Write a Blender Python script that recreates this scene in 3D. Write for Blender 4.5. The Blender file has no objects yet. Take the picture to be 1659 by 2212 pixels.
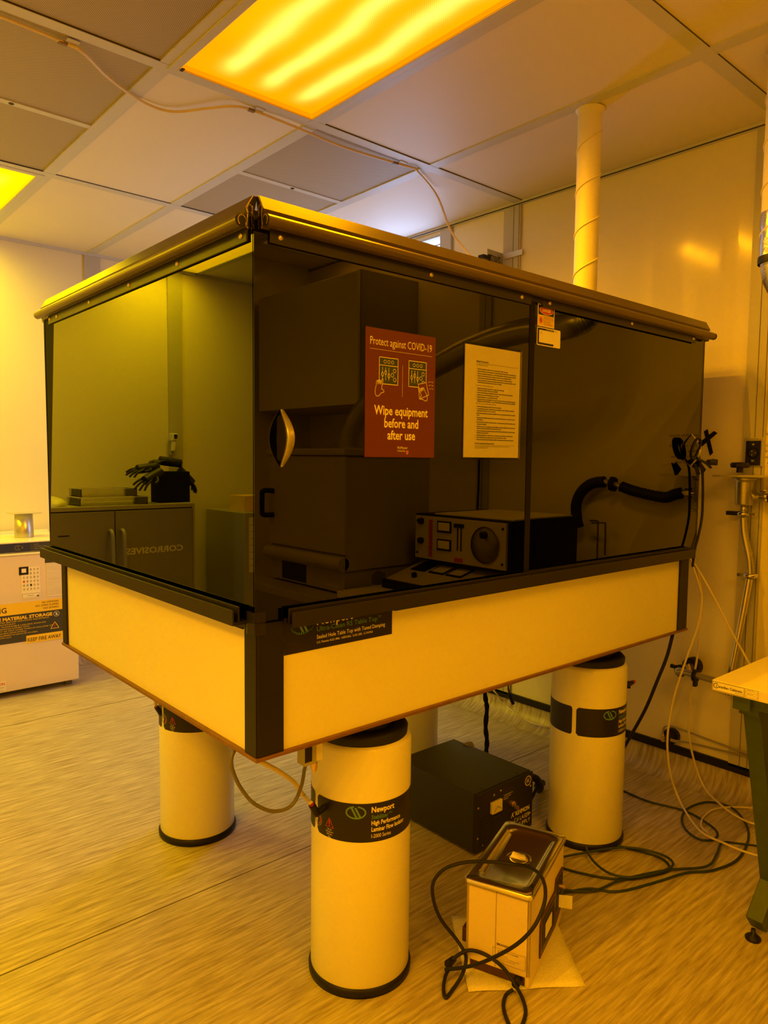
import bpy, math, random
from mathutils import Vector, Matrix
random.seed(7)
C = bpy.context.scene.collection
SC = bpy.context.scene
PI = math.pi

# ---------------------------------------------------------------- camera
cd = bpy.data.cameras.new('camera'); cam = bpy.data.objects.new('camera', cd); C.objects.link(cam); SC.camera = cam
cd.sensor_fit = 'HORIZONTAL'; cd.sensor_width = 36; cd.lens = 1567.6 / 1659 * 36; cd.clip_start = .02
def cam_axes(yaw, pitch, roll):
    y, p, r = map(math.radians, (yaw, pitch, roll))
    f = Vector((-math.sin(y) * math.cos(p), math.cos(y) * math.cos(p), math.sin(p)))
    rt = f.cross(Vector((0, 0, 1))).normalized(); up = rt.cross(f)
    c, s = math.cos(r), math.sin(r)
    return f, rt * c + up * s, up * c - rt * s
F_, R_, U_ = cam_axes(-41.2314, -4.2436, .5932)
m = Matrix.Identity(4)
for i in range(3):
    m[i][0], m[i][1], m[i][2] = R_[i], U_[i], -F_[i]
m[0][3], m[1][3], m[2][3] = -.7603, -1.2533, 1.3227
cam.matrix_world = m

# ---------------------------------------------------------------- world, exposure
w = bpy.data.worlds.new('world'); SC.world = w; w.use_nodes = True
w.node_tree.nodes['Background'].inputs[0].default_value = (.6, .75, 1, 1); w.node_tree.nodes['Background'].inputs[1].default_value = .3
SC.view_settings.view_transform = 'Standard'; SC.view_settings.look = 'None'
SC.view_settings.gamma = 1; SC.view_settings.exposure = 0; SC.view_settings.use_curve_mapping = False
SC.cycles.use_denoising = True
SC.cycles.sample_clamp_indirect = 6

# fixtures: (x0, x1, y0, y1, lamp colour, watts, glow colour, streak colour, glow strength, label)
H = 2.575
ORANGE = (1, .585, .0); AMBER = (.96, 1, .0)
WIN_STRENGTH = 4.8
FIX = [
 (.345, .868, -.10, 1.035, ORANGE, 320, (1, .25, .0), (1, .76, .16), 1.45, 'large orange-glowing ceiling light with three streaks, directly above the dark enclosure'),
 (-.265, .27, 2.325, 3.43, AMBER, 112, (1, .80, .0), (1, .95, .03), 1.2, 'yellow-green glowing ceiling light at the far left edge of the ceiling'),
 (-1.64, -1.05, 2.325, 3.43, AMBER, 200, (1, .62, .0), (1, .72, .02), 4.5, 'amber ceiling light above the grey corrosives cabinet, mirrored in the side pane'),
 (-2.19, -1.69, -1.31, -.18, ORANGE, 370, (1, .36, .0), (1, .72, .14), 1.4, 'orange ceiling light left of the camera near the left wall, out of frame'),
 (-.265, .27, -2.53, -1.40, ORANGE, 125, (1, .36, .0), (1, .72, .14), 1.4, 'orange ceiling light behind the camera near the front wall'),
 (1.56, 2.09, -2.53, -1.40, ORANGE, 32, (1, .36, .0), (1, .72, .14), 1.4, 'orange ceiling light above the drying oven, out of frame'),
]

# ---------------------------------------------------------------- materials
MATS = {}
def nt(name):
    mt = bpy.data.materials.new(name); mt.use_nodes = True; MATS[name] = mt
    t = mt.node_tree
    return mt, t, t.nodes['Principled BSDF'], t.nodes['Material Output']
def N(t, kind, **kw):
    n = t.nodes.new(kind)
    for k, v in kw.items():
        if k.startswith('i_'): n.inputs[int(k[2:])].default_value = v
        else: setattr(n, k, v)
    return n
def pbr(name, col, rough=.5, metal=0., var=.06, scale=8., bump=0., coat=0., bscale=None, spec=.5, stretch=None):
    mt, t, b, o = nt(name); L = t.links.new
    b.inputs['Roughness'].default_value = rough; b.inputs['Metallic'].default_value = metal
    b.inputs['Coat Weight'].default_value = coat; b.inputs['Coat Roughness'].default_value = .08
    b.inputs['Specular IOR Level'].default_value = spec
    tc = N(t, 'ShaderNodeTexCoord'); src = tc.outputs['Object']
    if stretch:
        mp = N(t, 'ShaderNodeMapping'); mp.inputs['Scale'].default_value = stretch; L(src, mp.inputs[0]); src = mp.outputs[0]
    nz = N(t, 'ShaderNodeTexNoise'); nz.inputs['Scale'].default_value = scale; nz.inputs['Detail'].default_value = 3; L(src, nz.inputs['Vector'])
    mx = N(t, 'ShaderNodeMix', data_type='RGBA'); L(nz.outputs['Fac'], mx.inputs[0])
    mx.inputs[6].default_value = (*[c * (1 - var) for c in col], 1); mx.inputs[7].default_value = (*[min(1, c * (1 + var)) for c in col], 1)
    L(mx.outputs[2], b.inputs['Base Color'])
    if bump:
        n2 = N(t, 'ShaderNodeTexNoise'); n2.inputs['Scale'].default_value = bscale or 200; L(src, n2.inputs['Vector'])
        bp = N(t, 'ShaderNodeBump'); bp.inputs['Strength'].default_value = bump; bp.inputs['Distance'].default_value = .002
        L(n2.outputs['Fac'], bp.inputs['Height']); L(bp.outputs[0], b.inputs['Normal'])
    return mt
WHITE = pbr('white_enamel', (.83, .80, .62), .32, var=.02, coat=.25)
PANEL = pbr('table_side_panel', (.83, .80, .58), .42, var=.02)
WALL = pbr('cream_wall_panel', (.82, .76, .56), .13, var=.03, scale=2, spec=.5)
WALLT = pbr('wall_trim_metal', (.52, .50, .47), .35, var=.03)
CEIL = pbr('ceiling_panel', (.80, .74, .65), .55, var=.03, scale=3)
GRID = pbr('ceiling_grid_metal', (.60, .60, .62), .45, var=.03)
GAP = pbr('dark_gap', (.04, .035, .02), .8)
BLK = pbr('black_plastic', (.012, .011, .010), .45, spec=.25)
BLKG = pbr('black_gloss', (.012, .010, .008), .12, coat=.3)
BLKF = pbr('black_fabric_tape', (.010, .009, .008), .8, spec=.15)
RUB = pbr('black_rubber', (.014, .014, .012), .55, spec=.3)
POST = pbr('black_corner_extrusion', (.014, .012, .009), .4, scale=3, var=.4, spec=.3)
RAIL = pbr('bronze_rail', (.115, .083, .033), .34, .35, var=.15)
RAILD = pbr('dark_bronze_rail', (.014, .011, .007), .42, .1, var=.15)
CUT = pbr('bare_cut_aluminium', (.75, .62, .42), .35, .8)
CHROME = pbr('chrome', (.75, .73, .70), .16, 1., var=.04)
STEEL = pbr('brushed_steel', (.55, .53, .50), .33, .9, stretch=(2, 2, 80), scale=10, var=.15)
ALU = pbr('aluminium', (.62, .60, .57), .4, .7)
BRASS = pbr('brass', (.7, .52, .25), .3, .9)
FOIL = pbr('foil_tape', (.75, .74, .70), .18, 1., bump=1., bscale=45)
DUCTM = pbr('painted_duct', (.80, .74, .62), .42, var=.03)
COPPER = pbr('table_bottom_edge', (.22, .11, .05), .45, .3, var=.3, scale=30)
GREEN = pbr('green_hammered_enamel', (.048, .085, .052), .45, var=.2, scale=40, bump=.2)
CORDG = pbr('dark_green_cord', (.02, .04, .03), .5)
TUBE = pbr('clear_vinyl_tube', (.70, .62, .48), .3)
GREYC = pbr('grey_cable', (.14, .13, .10), .5)
CREAMC = pbr('cream_cable', (.75, .60, .33), .45)
FRZ = pbr('freezer_door_white', (.78, .68, .60), .4, var=.02)
FRZT = pbr('freezer_top_white', (.82, .80, .70), .2, var=.02)
NAVY = pbr('navy_panel', (.03, .035, .10), .35)
GREYCAB = pbr('grey_cabinet_paint', (.28, .26, .24), .45)
GREYCABL = pbr('light_grey_cabinet_paint', (.40, .38, .33), .45)
PAPER = pbr('paper', (.86, .82, .74), .7)
PAPERY = pbr('laminated_paper', (.90, .86, .74), .5, coat=.3)
MAROON = pbr('maroon_print', (.125, .016, .012), .45, var=.03)
INKC = pbr('cream_ink', (.88, .80, .60), .6)
INKK = pbr('black_ink', (.02, .02, .02), .6)
INKG = pbr('green_ink', (.12, .28, .16), .6)
INKDG = pbr('dark_green_ink', (.035, .05, .02), .6)
INKR = pbr('red_ink', (.58, .04, .035), .5)
YEL = pbr('yellow_label', (.9, .62, .03), .5)
LBLK = pbr('label_black', (.018, .015, .012), .4, spec=.3)
LDK = pbr('label_charcoal', (.05, .05, .05), .45)
TOWEL = pbr('paper_towel', (.78, .74, .64), .9, var=.25, scale=230, bump=.8, bscale=260)
CLEANER = pbr('cleaner_enamel', (.78, .66, .52), .4, var=.03)
MAROONP = pbr('maroon_panel', (.07, .025, .018), .4)
BENCH = pbr('bench_top_laminate', (.80, .74, .62), .4, var=.02)
INSTR = pbr('instrument_face', (.55, .50, .40), .45)
OVEN = pbr('oven_cream_grey', (.42, .38, .30), .45)
GLOVE = pbr('black_nitrile', (.02, .02, .018), .45)
ACRY = pbr('frosted_acrylic', (.75, .75, .68), .2)
TOWELB = pbr('plastic_bag_white', (.8, .8, .72), .35, bump=1, bscale=25)
SCREW = pbr('screw_head', (.62, .55, .42), .3, .8)
LENS = pbr('meter_face', (.80, .74, .55), .3, coat=.5)
DARKBOX = pbr('power_supply_paint', (.022, .020, .017), .42, bump=.3, bscale=500)
WOODP = pbr('rippled_paper', (.72, .66, .55), .55, var=.15, scale=9, stretch=(1, 1, 9))

# floor vinyl: streaks along one axis
def vinyl(name, stretch):
    mt, t, b, o = nt(name); L = t.links.new
    tc = N(t, 'ShaderNodeTexCoord'); mp = N(t, 'ShaderNodeMapping'); mp.inputs['Scale'].default_value = stretch; L(tc.outputs['Object'], mp.inputs[0])
    n1 = N(t, 'ShaderNodeTexNoise'); n1.inputs['Scale'].default_value = 1; n1.inputs['Detail'].default_value = 5; n1.inputs['Roughness'].default_value = .62; L(mp.outputs[0], n1.inputs['Vector'])
    r = N(t, 'ShaderNodeValToRGB'); L(n1.outputs['Fac'], r.inputs[0])
    e = r.color_ramp.elements; e[0].position = .30; e[0].color = (.27, .21, .15, 1); e[1].position = .70; e[1].color = (.66, .60, .50, 1)
    k = r.color_ramp.elements.new(.5); k.color = (.46, .40, .31, 1)
    L(r.outputs[0], b.inputs['Base Color'])
    n2 = N(t, 'ShaderNodeTexNoise'); n2.inputs['Scale'].default_value = 3; n2.inputs['Detail'].default_value = 3; L(mp.outputs[0], n2.inputs['Vector'])
    bp = N(t, 'ShaderNodeBump'); bp.inputs['Strength'].default_value = .35; bp.inputs['Distance'].default_value = .0015; L(n2.outputs['Fac'], bp.inputs['Height']); L(bp.outputs[0], b.inputs['Normal'])
    b.inputs['Roughness'].default_value = .34
    return mt
VINYL = vinyl('streaked_vinyl', (7, 92, 9)); VINYLR = vinyl('streaked_vinyl_cove', (9, 70, 9)); VINYLB = vinyl('streaked_vinyl_cove_back', (70, 9, 9))

# perforated panels
def perforated():
    mt, t, b, o = nt('perforated_metal'); L = t.links.new
    tc = N(t, 'ShaderNodeTexCoord'); sp = N(t, 'ShaderNodeSeparateXYZ'); L(tc.outputs['Object'], sp.inputs[0])
    def wave(sock, ph):
        a = N(t, 'ShaderNodeMath', operation='MULTIPLY_ADD'); L(sock, a.inputs[0]); a.inputs[1].default_value = 2 * PI / .0085; a.inputs[2].default_value = ph
        s = N(t, 'ShaderNodeMath', operation='SINE'); L(a.outputs[0], s.inputs[0]); return s
    s1, s2 = wave(sp.outputs[0], 0), wave(sp.outputs[1], 0)
    ml = N(t, 'ShaderNodeMath', operation='MULTIPLY'); L(s1.outputs[0], ml.inputs[0]); L(s2.outputs[0], ml.inputs[1])
    r = N(t, 'ShaderNodeMapRange'); r.inputs[1].default_value = .0; r.inputs[2].default_value = .5; L(ml.outputs[0], r.inputs[0])
    mx = N(t, 'ShaderNodeMix', data_type='RGBA'); L(r.outputs[0], mx.inputs[0])
    mx.inputs[6].default_value = (.50, .44, .36, 1); mx.inputs[7].default_value = (.20, .15, .10, 1); L(mx.outputs[2], b.inputs['Base Color'])
    b.inputs['Roughness'].default_value = .6
    return mt
PERF = perforated()

# smoked laser-safe acrylic: a dark tinted sheet with a clear surface reflection
def smoked():
    mt, t, b, o = nt('smoked_acrylic'); L = t.links.new; t.nodes.remove(b)
    tr = N(t, 'ShaderNodeBsdfTransparent'); tr.inputs[0].default_value = (.05, .028, .004, 1)
    gl = N(t, 'ShaderNodeBsdfGlossy'); gl.inputs['Roughness'].default_value = 0; gl.inputs['Color'].default_value = (1, 1, .5, 1)
    fr = N(t, 'ShaderNodeFresnel'); fr.inputs[0].default_value = 1.52
    mx = N(t, 'ShaderNodeMixShader'); L(fr.outputs[0], mx.inputs[0]); L(tr.outputs[0], mx.inputs[1]); L(gl.outputs[0], mx.inputs[2])
    # dusty smear of dried cleaning fluid
    L(mx.outputs[0], o.inputs[0])
    return mt
SMOKE = smoked()
def clearpl(name, tint, r=.05):
    mt, t, b, o = nt(name); L = t.links.new; t.nodes.remove(b)
    tr = N(t, 'ShaderNodeBsdfTransparent'); tr.inputs[0].default_value = (*tint, 1)
    gl = N(t, 'ShaderNodeBsdfGlossy'); gl.inputs['Roughness'].default_value = r
    fr = N(t, 'ShaderNodeFresnel'); fr.inputs[0].default_value = 1.5
    mx = N(t, 'ShaderNodeMixShader'); L(fr.outputs[0], mx.inputs[0]); L(tr.outputs[0], mx.inputs[1]); L(gl.outputs[0], mx.inputs[2]); L(mx.outputs[0], o.inputs[0])
    return mt
CLEAR = clearpl('clear_plastic', (.97, .96, .92))
TAPEC = clearpl('clear_tape', (.7, .66, .55), .2)

def diffuser(i, x0, x1, y0, y1, base, streak, strength):
    mt, t, b, o = nt('lamp_cover_%d' % i); L = t.links.new; t.nodes.remove(b)
    tc = N(t, 'ShaderNodeTexCoord'); sp = N(t, 'ShaderNodeSeparateXYZ'); L(tc.outputs['Object'], sp.inputs[0])
    wv = N(t, 'ShaderNodeTexNoise'); wv.inputs['Scale'].default_value = 2.2; L(tc.outputs['Object'], wv.inputs['Vector'])
    def M(op, a, c, d=None):
        n = N(t, 'ShaderNodeMath', operation=op)
        for k, v in enumerate((a, c, d)):
            if v is None: continue
            if isinstance(v, (int, float)): n.inputs[k].default_value = v
            else: L(v, n.inputs[k])
        return n.outputs[0]
    u = M('DIVIDE', M('ADD', sp.outputs[0], M('MULTIPLY_ADD', wv.outputs['Fac'], .10, -.05)), (x1 - x0))   # -.5 .. .5
    prof = None
    for c in (-.27, .02, .30):
        g = M('EXPONENT', M('MULTIPLY', M('POWER', M('DIVIDE', M('SUBTRACT', u, c), .062), 2), -1), 0)
        prof = g if prof is None else M('ADD', prof, g)
    v = M('DIVIDE', sp.outputs[1], (y1 - y0))
    endf = N(t, 'ShaderNodeMapRange', interpolation_type='SMOOTHSTEP'); L(M('ABSOLUTE', v, 0), endf.inputs[0]); endf.inputs[1].default_value = .47; endf.inputs[2].default_value = .36
    endf.inputs[3].default_value = 0; endf.inputs[4].default_value = 1
    prof = M('MULTIPLY', prof, endf.outputs[0])
    k = 2 * PI / .0075
    pr = M('MULTIPLY', M('SINE', M('MULTIPLY', sp.outputs[0], k), 0), M('SINE', M('MULTIPLY', sp.outputs[1], k), 0))
    prof = M('MULTIPLY', prof, M('MULTIPLY_ADD', pr, .35, .8))
    mx = N(t, 'ShaderNodeMix', data_type='RGBA'); mx.clamp_factor = True; L(prof, mx.inputs[0]); mx.inputs[6].default_value = (*base, 1); mx.inputs[7].default_value = (*streak, 1)
    em = N(t, 'ShaderNodeEmission'); L(mx.outputs[2], em.inputs[0])
    L(M('MULTIPLY', M('MULTIPLY_ADD', pr, .18, 1.), M('MULTIPLY_ADD', prof, .35, strength * .59)), em.inputs[1])
    tr = N(t, 'ShaderNodeBsdfTransparent'); tr.inputs[0].default_value = (.75, .62, .12, 1)
    ad = N(t, 'ShaderNodeAddShader'); L(em.outputs[0], ad.inputs[0]); L(tr.outputs[0], ad.inputs[1]); L(ad.outputs[0], o.inputs[0])
    return mt

# ---------------------------------------------------------------- mesh builder
def V(*a): return Vector(a)
def loc_of(o):
    return Vector((0, 0, 0)) if o is None else o.location + loc_of(o.parent)
class MB:
    def __init__(s): s.v = []; s.f = []; s.m = []; s.s = []; s.mats = []
    def mi(s, mat):
        if mat not in s.mats: s.mats.append(mat)
        return s.mats.index(mat)
    def add(s, vs, fs, mat, smooth=False):
        b = len(s.v); k = s.mi(mat); s.v += [Vector(x) for x in vs]
        for f in fs: s.f.append([b + i for i in f]); s.m.append(k); s.s.append(smooth)
        return s
    def box(s, a, b, mat, M=None):
        (x0, y0, z0), (x1, y1, z1) = a, b
        vs = [V(x, y, z) for z in (z0, z1) for y in (y0, y1) for x in (x0, x1)]
        if M: vs = [M @ q for q in vs]
        return s.add(vs, [(0, 2, 3, 1), (4, 5, 7, 6), (0, 1, 5, 4), (2, 6, 7, 3), (0, 4, 6, 2), (1, 3, 7, 5)], mat)
    def cyl(s, p0, p1, r, mat, n=24, r2=None, smooth=True):
        p0, p1 = Vector(p0), Vector(p1); r2 = r if r2 is None else r2
        d = (p1 - p0).normalized(); a = d.orthogonal().normalized(); b = d.cross(a)
        c = [(math.cos(2 * PI * i / n), math.sin(2 * PI * i / n)) for i in range(n)]
        vs = [p0 + (a * x + b * y) * r for x, y in c] + [p1 + (a * x + b * y) * r2 for x, y in c]
        s.add(vs, [(i, (i + 1) % n, n + (i + 1) % n, n + i) for i in range(n)], mat, smooth)
        s.add(vs[:n], [tuple(range(n))[::-1]], mat); s.add(vs[n:], [tuple(range(n))], mat)
        return s
    def lathe(s, prof, mat, c=(0, 0, 0), n=48, axis=None, arc=None, sharp=False):
        c = Vector(c); ax = Vector(axis).normalized() if axis else V(0, 0, 1)
        a = ax.orthogonal().normalized() if axis else V(1, 0, 0); b = ax.cross(a)
        vs = []
        for r, z in prof:
            for i in range(n):
                t = 2 * PI * i / n; vs.append(c + ax * z + (a * math.cos(t) + b * math.sin(t)) * r)
        fs = [(j * n + i, j * n + (i + 1) % n, (j + 1) * n + (i + 1) % n, (j + 1) * n + i) for j in range(len(prof) - 1) for i in range(n)]
        return s.add(vs, fs, mat, not sharp)
    def tube(s, pts, r, mat, n=10, sub=8, closed=False, rf=None):
        P = smoothpts([Vector(p) for p in pts], sub, closed) if sub else [Vector(p) for p in pts]
        vs = []; up = None; K = len(P)
        for i, p in enumerate(P):
            if closed: d = P[(i + 1) % K] - P[i - 1]
            else: d = P[min(i + 1, K - 1)] - P[max(i - 1, 0)]
            d.normalize()
            if up is None: up = d.orthogonal().normalized()
            up = (up - d * up.dot(d)).normalized(); b = d.cross(up)
            rr = rf(i, K) * r if rf else r
            vs += [p + (up * math.cos(2 * PI * j / n) + b * math.sin(2 * PI * j / n)) * rr for j in range(n)]
        KK = K if closed else K - 1
        s.add(vs, [(i * n + j, i * n + (j + 1) % n, ((i + 1) % K) * n + (j + 1) % n, ((i + 1) % K) * n + j) for i in range(KK) for j in range(n)], mat, True)
        if not closed: s.add(vs[:n], [tuple(range(n))[::-1]], mat); s.add(vs[-n:], [tuple(range(n))], mat)
        return s
    def prism(s, poly, fr, d, mat, back=0.):
        """poly in (u,v) of frame fr, extruded from n=back to n=d"""
        n = len(poly); O, U, W, Nn = fr
        vs = [O + U * a + W * b + Nn * back for a, b in poly] + [O + U * a + W * b + Nn * d for a, b in poly]
        fs = [(i, (i + 1) % n, n + (i + 1) % n, n + i) for i in range(n)] + [tuple(range(n))[::-1], tuple(range(n, 2 * n))]
        ar = sum(poly[i][0] * poly[(i + 1) % n][1] - poly[(i + 1) % n][0] * poly[i][1] for i in range(n))
        if (d < back) != (ar < 0): fs = [f[::-1] for f in fs]
        return s.add(vs, fs, mat)
    def rect(s, fr, u0, v0, u1, v1, d, mat, back=0.):
        return s.prism([(u0, v0), (u1, v0), (u1, v1), (u0, v1)], fr, d, mat, back)
    def rrect(s, fr, u0, v0, u1, v1, r, d, mat, back=0.):
        P = []
        for cx, cy, a in ((u1 - r, v0 + r, -90), (u1 - r, v1 - r, 0), (u0 + r, v1 - r, 90), (u0 + r, v0 + r, 180)):
            for k in range(6): t = math.radians(a + 18 * k); P.append((cx + r * math.cos(t), cy + r * math.sin(t)))
        return s.prism(P, fr, d, mat, back)
    def disc(s, fr, u, v, r, d, mat, back=0., n=20, rv=None):
        return s.prism([(u + r * math.cos(2 * PI * k / n), v + (rv or r) * math.sin(2 * PI * k / n)) for k in range(n)], fr, d, mat, back)
    def stroke(s, fr, pts, wd, d, mat, closed=False):
        K = len(pts); pts = [Vector((*p, 0)) for p in pts]
        for i in range(K if closed else K - 1):
            a, b = pts[i], pts[(i + 1) % K]; t = (b - a)
            if t.length < 1e-7: continue
            t.normalize(); nn = Vector((-t.y, t.x, 0)) * wd / 2; a2 = a - t * wd * .3; b2 = b + t * wd * .3
            s.flat(fr, [a2 - nn, b2 - nn, b2 + nn, a2 + nn], d, mat)
        return s
    def ring(s, fr, u, v, r, wd, d, mat, n=16, a0=0, a1=360, rv=None):
        rv = rv or r
        P = [(u + r * math.cos(math.radians(a0 + (a1 - a0) * k / n)), v + rv * math.sin(math.radians(a0 + (a1 - a0) * k / n))) for k in range(n + 1)]
        return s.stroke(fr, P, wd, d, mat)
    def flat(s, fr, pts, d, mat):
        O, U, W, Nn = fr
        return s.add([O + U * p[0] + W * p[1] + Nn * d for p in pts], [tuple(range(len(pts)))], mat)
    def text(s, txt, fr, u, v, h, mat, d=.0008, width=None, align='L', bold=0., shear=0., sx=1.):
        cu = bpy.data.curves.new('t', 'FONT'); cu.body = txt; cu.size = 1; cu.offset = bold; cu.shear = shear; cu.resolution_u = 2
        ob = bpy.data.objects.new('t', cu); me = bpy.data.meshes.new_from_object(ob)
        if len(me.vertices):
            xs = [q.co.x for q in me.vertices]; x0, x1 = min(xs), max(xs); k = h / .70
            kx = (width / (x1 - x0)) if width else k * sx
            off = {'L': 0, 'C': -(x1 + x0) / 2, 'R': -x1}[align]
            if align == 'L': off = -x0
            O, U, W, Nn = fr
            s.add([O + U * (u + (q.co.x + off) * kx) + W * (v + q.co.y * k) + Nn * d for q in me.vertices], [tuple(f.vertices) for f in me.polygons], mat)
        bpy.data.objects.remove(ob); bpy.data.curves.remove(cu); bpy.data.meshes.remove(me)
        return s
    def xform(s, fn): s.v = [fn(q) for q in s.v]; return s
    def build(s, name, parent=None, bevel=0., seg=2, rot=None, world=True):
        me = bpy.data.meshes.new(name); O = loc_of(parent) if world else Vector((0, 0, 0))
        me.from_pydata([q - O for q in s.v], [], s.f); me.update()
        for mt in s.mats: me.materials.append(mt)
        me.polygons.foreach_set('material_index', s.m); me.polygons.foreach_set('use_smooth', s.s)
        o = bpy.data.objects.new(name, me); C.objects.link(o)
        if parent: o.parent = parent
        if bevel:
            b = o.modifiers.new('bevel', 'BEVEL'); b.width = bevel; b.segments = seg; b.limit_method = 'ANGLE'; b.angle_limit = math.radians(40)
        return o
def smoothpts(P, sub, closed=False):
    out = []; K = len(P)
    for i in range(K if closed else K - 1):
        if closed: p0, p1, p2, p3 = P[i - 1], P[i], P[(i + 1) % K], P[(i + 2) % K]
        else: p0, p1, p2, p3 = P[max(i - 1, 0)], P[i], P[i + 1], P[min(i + 2, K - 1)]
        for k in range(sub):
            t = k / sub
            out.append(.5 * ((2 * p1) + (p2 - p0) * t + (2 * p0 - 5 * p1 + 4 * p2 - p3) * t * t + (3 * p1 - p0 - 3 * p2 + p3) * t ** 3))
    if not closed: out.append(P[-1])
    return out
def FR(o, u, v): u, v = Vector(u), Vector(v); return (Vector(o), u, v, u.cross(v))
FRONT = lambda y=0.: FR((0, y, 0), (1, 0, 0), (0, 0, 1))       # faces -y, u = x, v = z
LEFT = lambda x=0.: FR((x, 0, 0), (0, -1, 0), (0, 0, 1))       # faces -x, u = -y, v = z
def tag(o, label, cat, group=None):
    o['label'] = label; o['category'] = cat
    if group: o['group'] = group
    return o
def thing(name, label, cat, loc, group=None):
    o = bpy.data.objects.new(name, None); C.objects.link(o); o.location = loc; o.empty_display_size = .05
    return tag(o, label, cat, group)
def struct(o): o['kind'] = 'structure'; return o

# ---------------------------------------------------------------- room shell
X0, X1, Y0, Y1 = -3.3, 2.137, -2.85, 3.465
struct(MB().box((X0, Y0, -.05), (X1, Y1, 0), VINYL).build('floor'))
for k, ys in enumerate((.70, 2.55, -1.15)):
    struct(MB().box((X0 + .02, ys - .0012, -.001), (X1 - .1, ys + .0012, .0006), GAP).build('trim_%d' % (k + 1)))
WY0, WY1, WZ0, WZ1 = 1.595, 2.20, .98, 2.545
wr = MB()
wr.box((X1, Y0, 0), (X1 + .1, WY0, H + .12), WALL).box((X1, WY1, 0), (X1 + .1, Y1, H + .12), WALL)
wr.box((X1, WY0, 0), (X1 + .1, WY1, WZ0), WALL).box((X1, WY0, WZ1), (X1 + .1, WY1, H + .12), WALL)
struct(wr.build('wall_right'))
struct(MB().box((X0, Y1, 0), (X1 + .1, Y1 + .1, H + .12), WALL).build('wall_back'))
struct(MB().box((X0 - .1, Y0, 0), (X0, Y1, H + .12), WALL).build('wall_left'))
struct(MB().box((X0, Y0 - .1, 0), (X1 + .1, Y0, H + .12), WALL).build('wall_front'))
# window into a bright white room: frosted panes lit from behind
def lit():
    mt, t, b, o = nt('lit_frosted_pane'); L = t.links.new; t.nodes.remove(b)
    e = N(t, 'ShaderNodeEmission'); e.inputs[0].default_value = (.50, .62, 1, 1); e.inputs[1].default_value = WIN_STRENGTH; L(e.outputs[0], o.inputs[0]); return mt
wf = MB()
for z in (WZ0, WZ1 - .012): wf.box((X1 - .004, WY0, z), (X1 + .08, WY1, z + .012), WALLT)
for y in (WY0, WY1 - .012): wf.box((X1 - .004, y, WZ0), (X1 + .08, y + .012, WZ1), WALLT)
wo = struct(wf.build('window_1'))
struct(MB().box((X1 + .05, WY0, WZ0), (X1 + .055, WY1, WZ1), lit()).build('window_pane', wo))
bl = MB()
for k in range(3): bl.box((X1 + .02, WY0, 2.497 - k * .5), (X1 + .035, WY1, 2.503 - k * .5), WALLT)
struct(bl.build('window_bar', wo))
# vertical trim posts on the walls
def trimpost(n, axis, a, b, lines=()):
    mb = MB()
    if axis == 'x':
        mb.box((X1 - .012, a, .12), (X1, b, H), WALLT)
        for l in lines: mb.box((X1 - .013, l, .12), (X1 - .011, l + .0018, H), GAP)
    else: mb.box((a, Y1 - .012, .12), (b, Y1, H), WALLT)
    struct(mb.build('trim_%d' % n))
trimpost(4, 'x', -.132, -.052, (-.096, -.125)); trimpost(5, 'x', 1.052, 1.156, (1.058, 1.092)); trimpost(6, 'x', 1.512, 1.60, (1.515,))
trimpost(7, 'y', .865, .965); trimpost(8, 'y', -1.535, -1.435); trimpost(9, 'x', -1.33, -1.25, (-1.29,))
# ceiling edge strips
struct(MB().box((X1 - .02, Y0, H - .012), (X1, Y1, H + .01), GRID).box((X1 - .022, Y0, H - .0125), (X1 - .0195, Y1, H - .008), GAP).build('trim_10'))
struct(MB().box((X0, Y1 - .02, H - .012), (X1, Y1, H + .01), GRID).build('trim_11'))
# coved skirting: vinyl turned up the wall under a black cap strip
def cove(name, axis):
    mb = MB(); n = 8; R = .09; prof = [(R * 1.0, .0008)]
    prof = [(R - R * math.sin(PI / 2 * k / n), R - R * math.cos(PI / 2 * k / n) + .001) for k in range(n + 1)]
    prof = [(d + .002, z) for d, z in prof] + [(.002, .105)]
    vs = []; fs = []
    for d, z in prof:
        if axis == 'x': vs += [V(X1 - d, Y0, z), V(X1 - d, Y1, z)]
        else: vs += [V(X0, Y1 - d, z), V(X1, Y1 - d, z)]
    for i in range(len(prof) - 1): fs.append((2 * i, 2 * i + 1, 2 * i + 3, 2 * i + 2) if axis == 'x' else (2 * i, 2 * i + 2, 2 * i + 3, 2 * i + 1))
    mb.add(vs, fs, VINYLR if axis == 'x' else VINYLB, True)
    if axis == 'x': mb.box((X1 - .012, Y0, .098), (X1, Y1, .130), BLK)
    else: mb.box((X0, Y1 - .012, .098), (X1, Y1, .130), BLK)
    struct(mb.build(name))
cove('baseboard_right', 'x'); cove('baseboard_back', 'y')

# ceiling: slab, plain tiles, grid; perforated panels and lights are lifted out
XS = [-3.3, -2.80, -2.21, -1.665, -1.02, -.30, .307, .905, 1.5135, 2.137]
YS = [-2.85, -2.57, -1.36, -.140, 1.063, 2.279, 3.465]
ce = MB().box((X0, Y0, H + .12), (X1, Y1, H + .2), GAP)
holes = {(round((f[0] + f[1]) / 2, 2), round((f[2] + f[3]) / 2, 2)) for f in FIX}
PERFT = []
for i in range(len(XS) - 1):
    for j in range(len(YS) - 1):
        cx, cy = (XS[i] + XS[i + 1]) / 2, (YS[j] + YS[j + 1]) / 2
        if any(XS[i] < h[0] < XS[i + 1] and YS[j] < h[1] < YS[j + 1] for h in holes): continue
        if (i, j) in ((5, 3 + 0), (5, 4), (7, 4), (3, 3), (0, 2)):
            PERFT.append((i, j)); continue
        ce.box((XS[i] + .02, YS[j] + .02, H + .004), (XS[i + 1] - .02, YS[j + 1] - .02, H + .02), CEIL)
struct(ce.build('ceiling'))
gr = MB()
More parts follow.
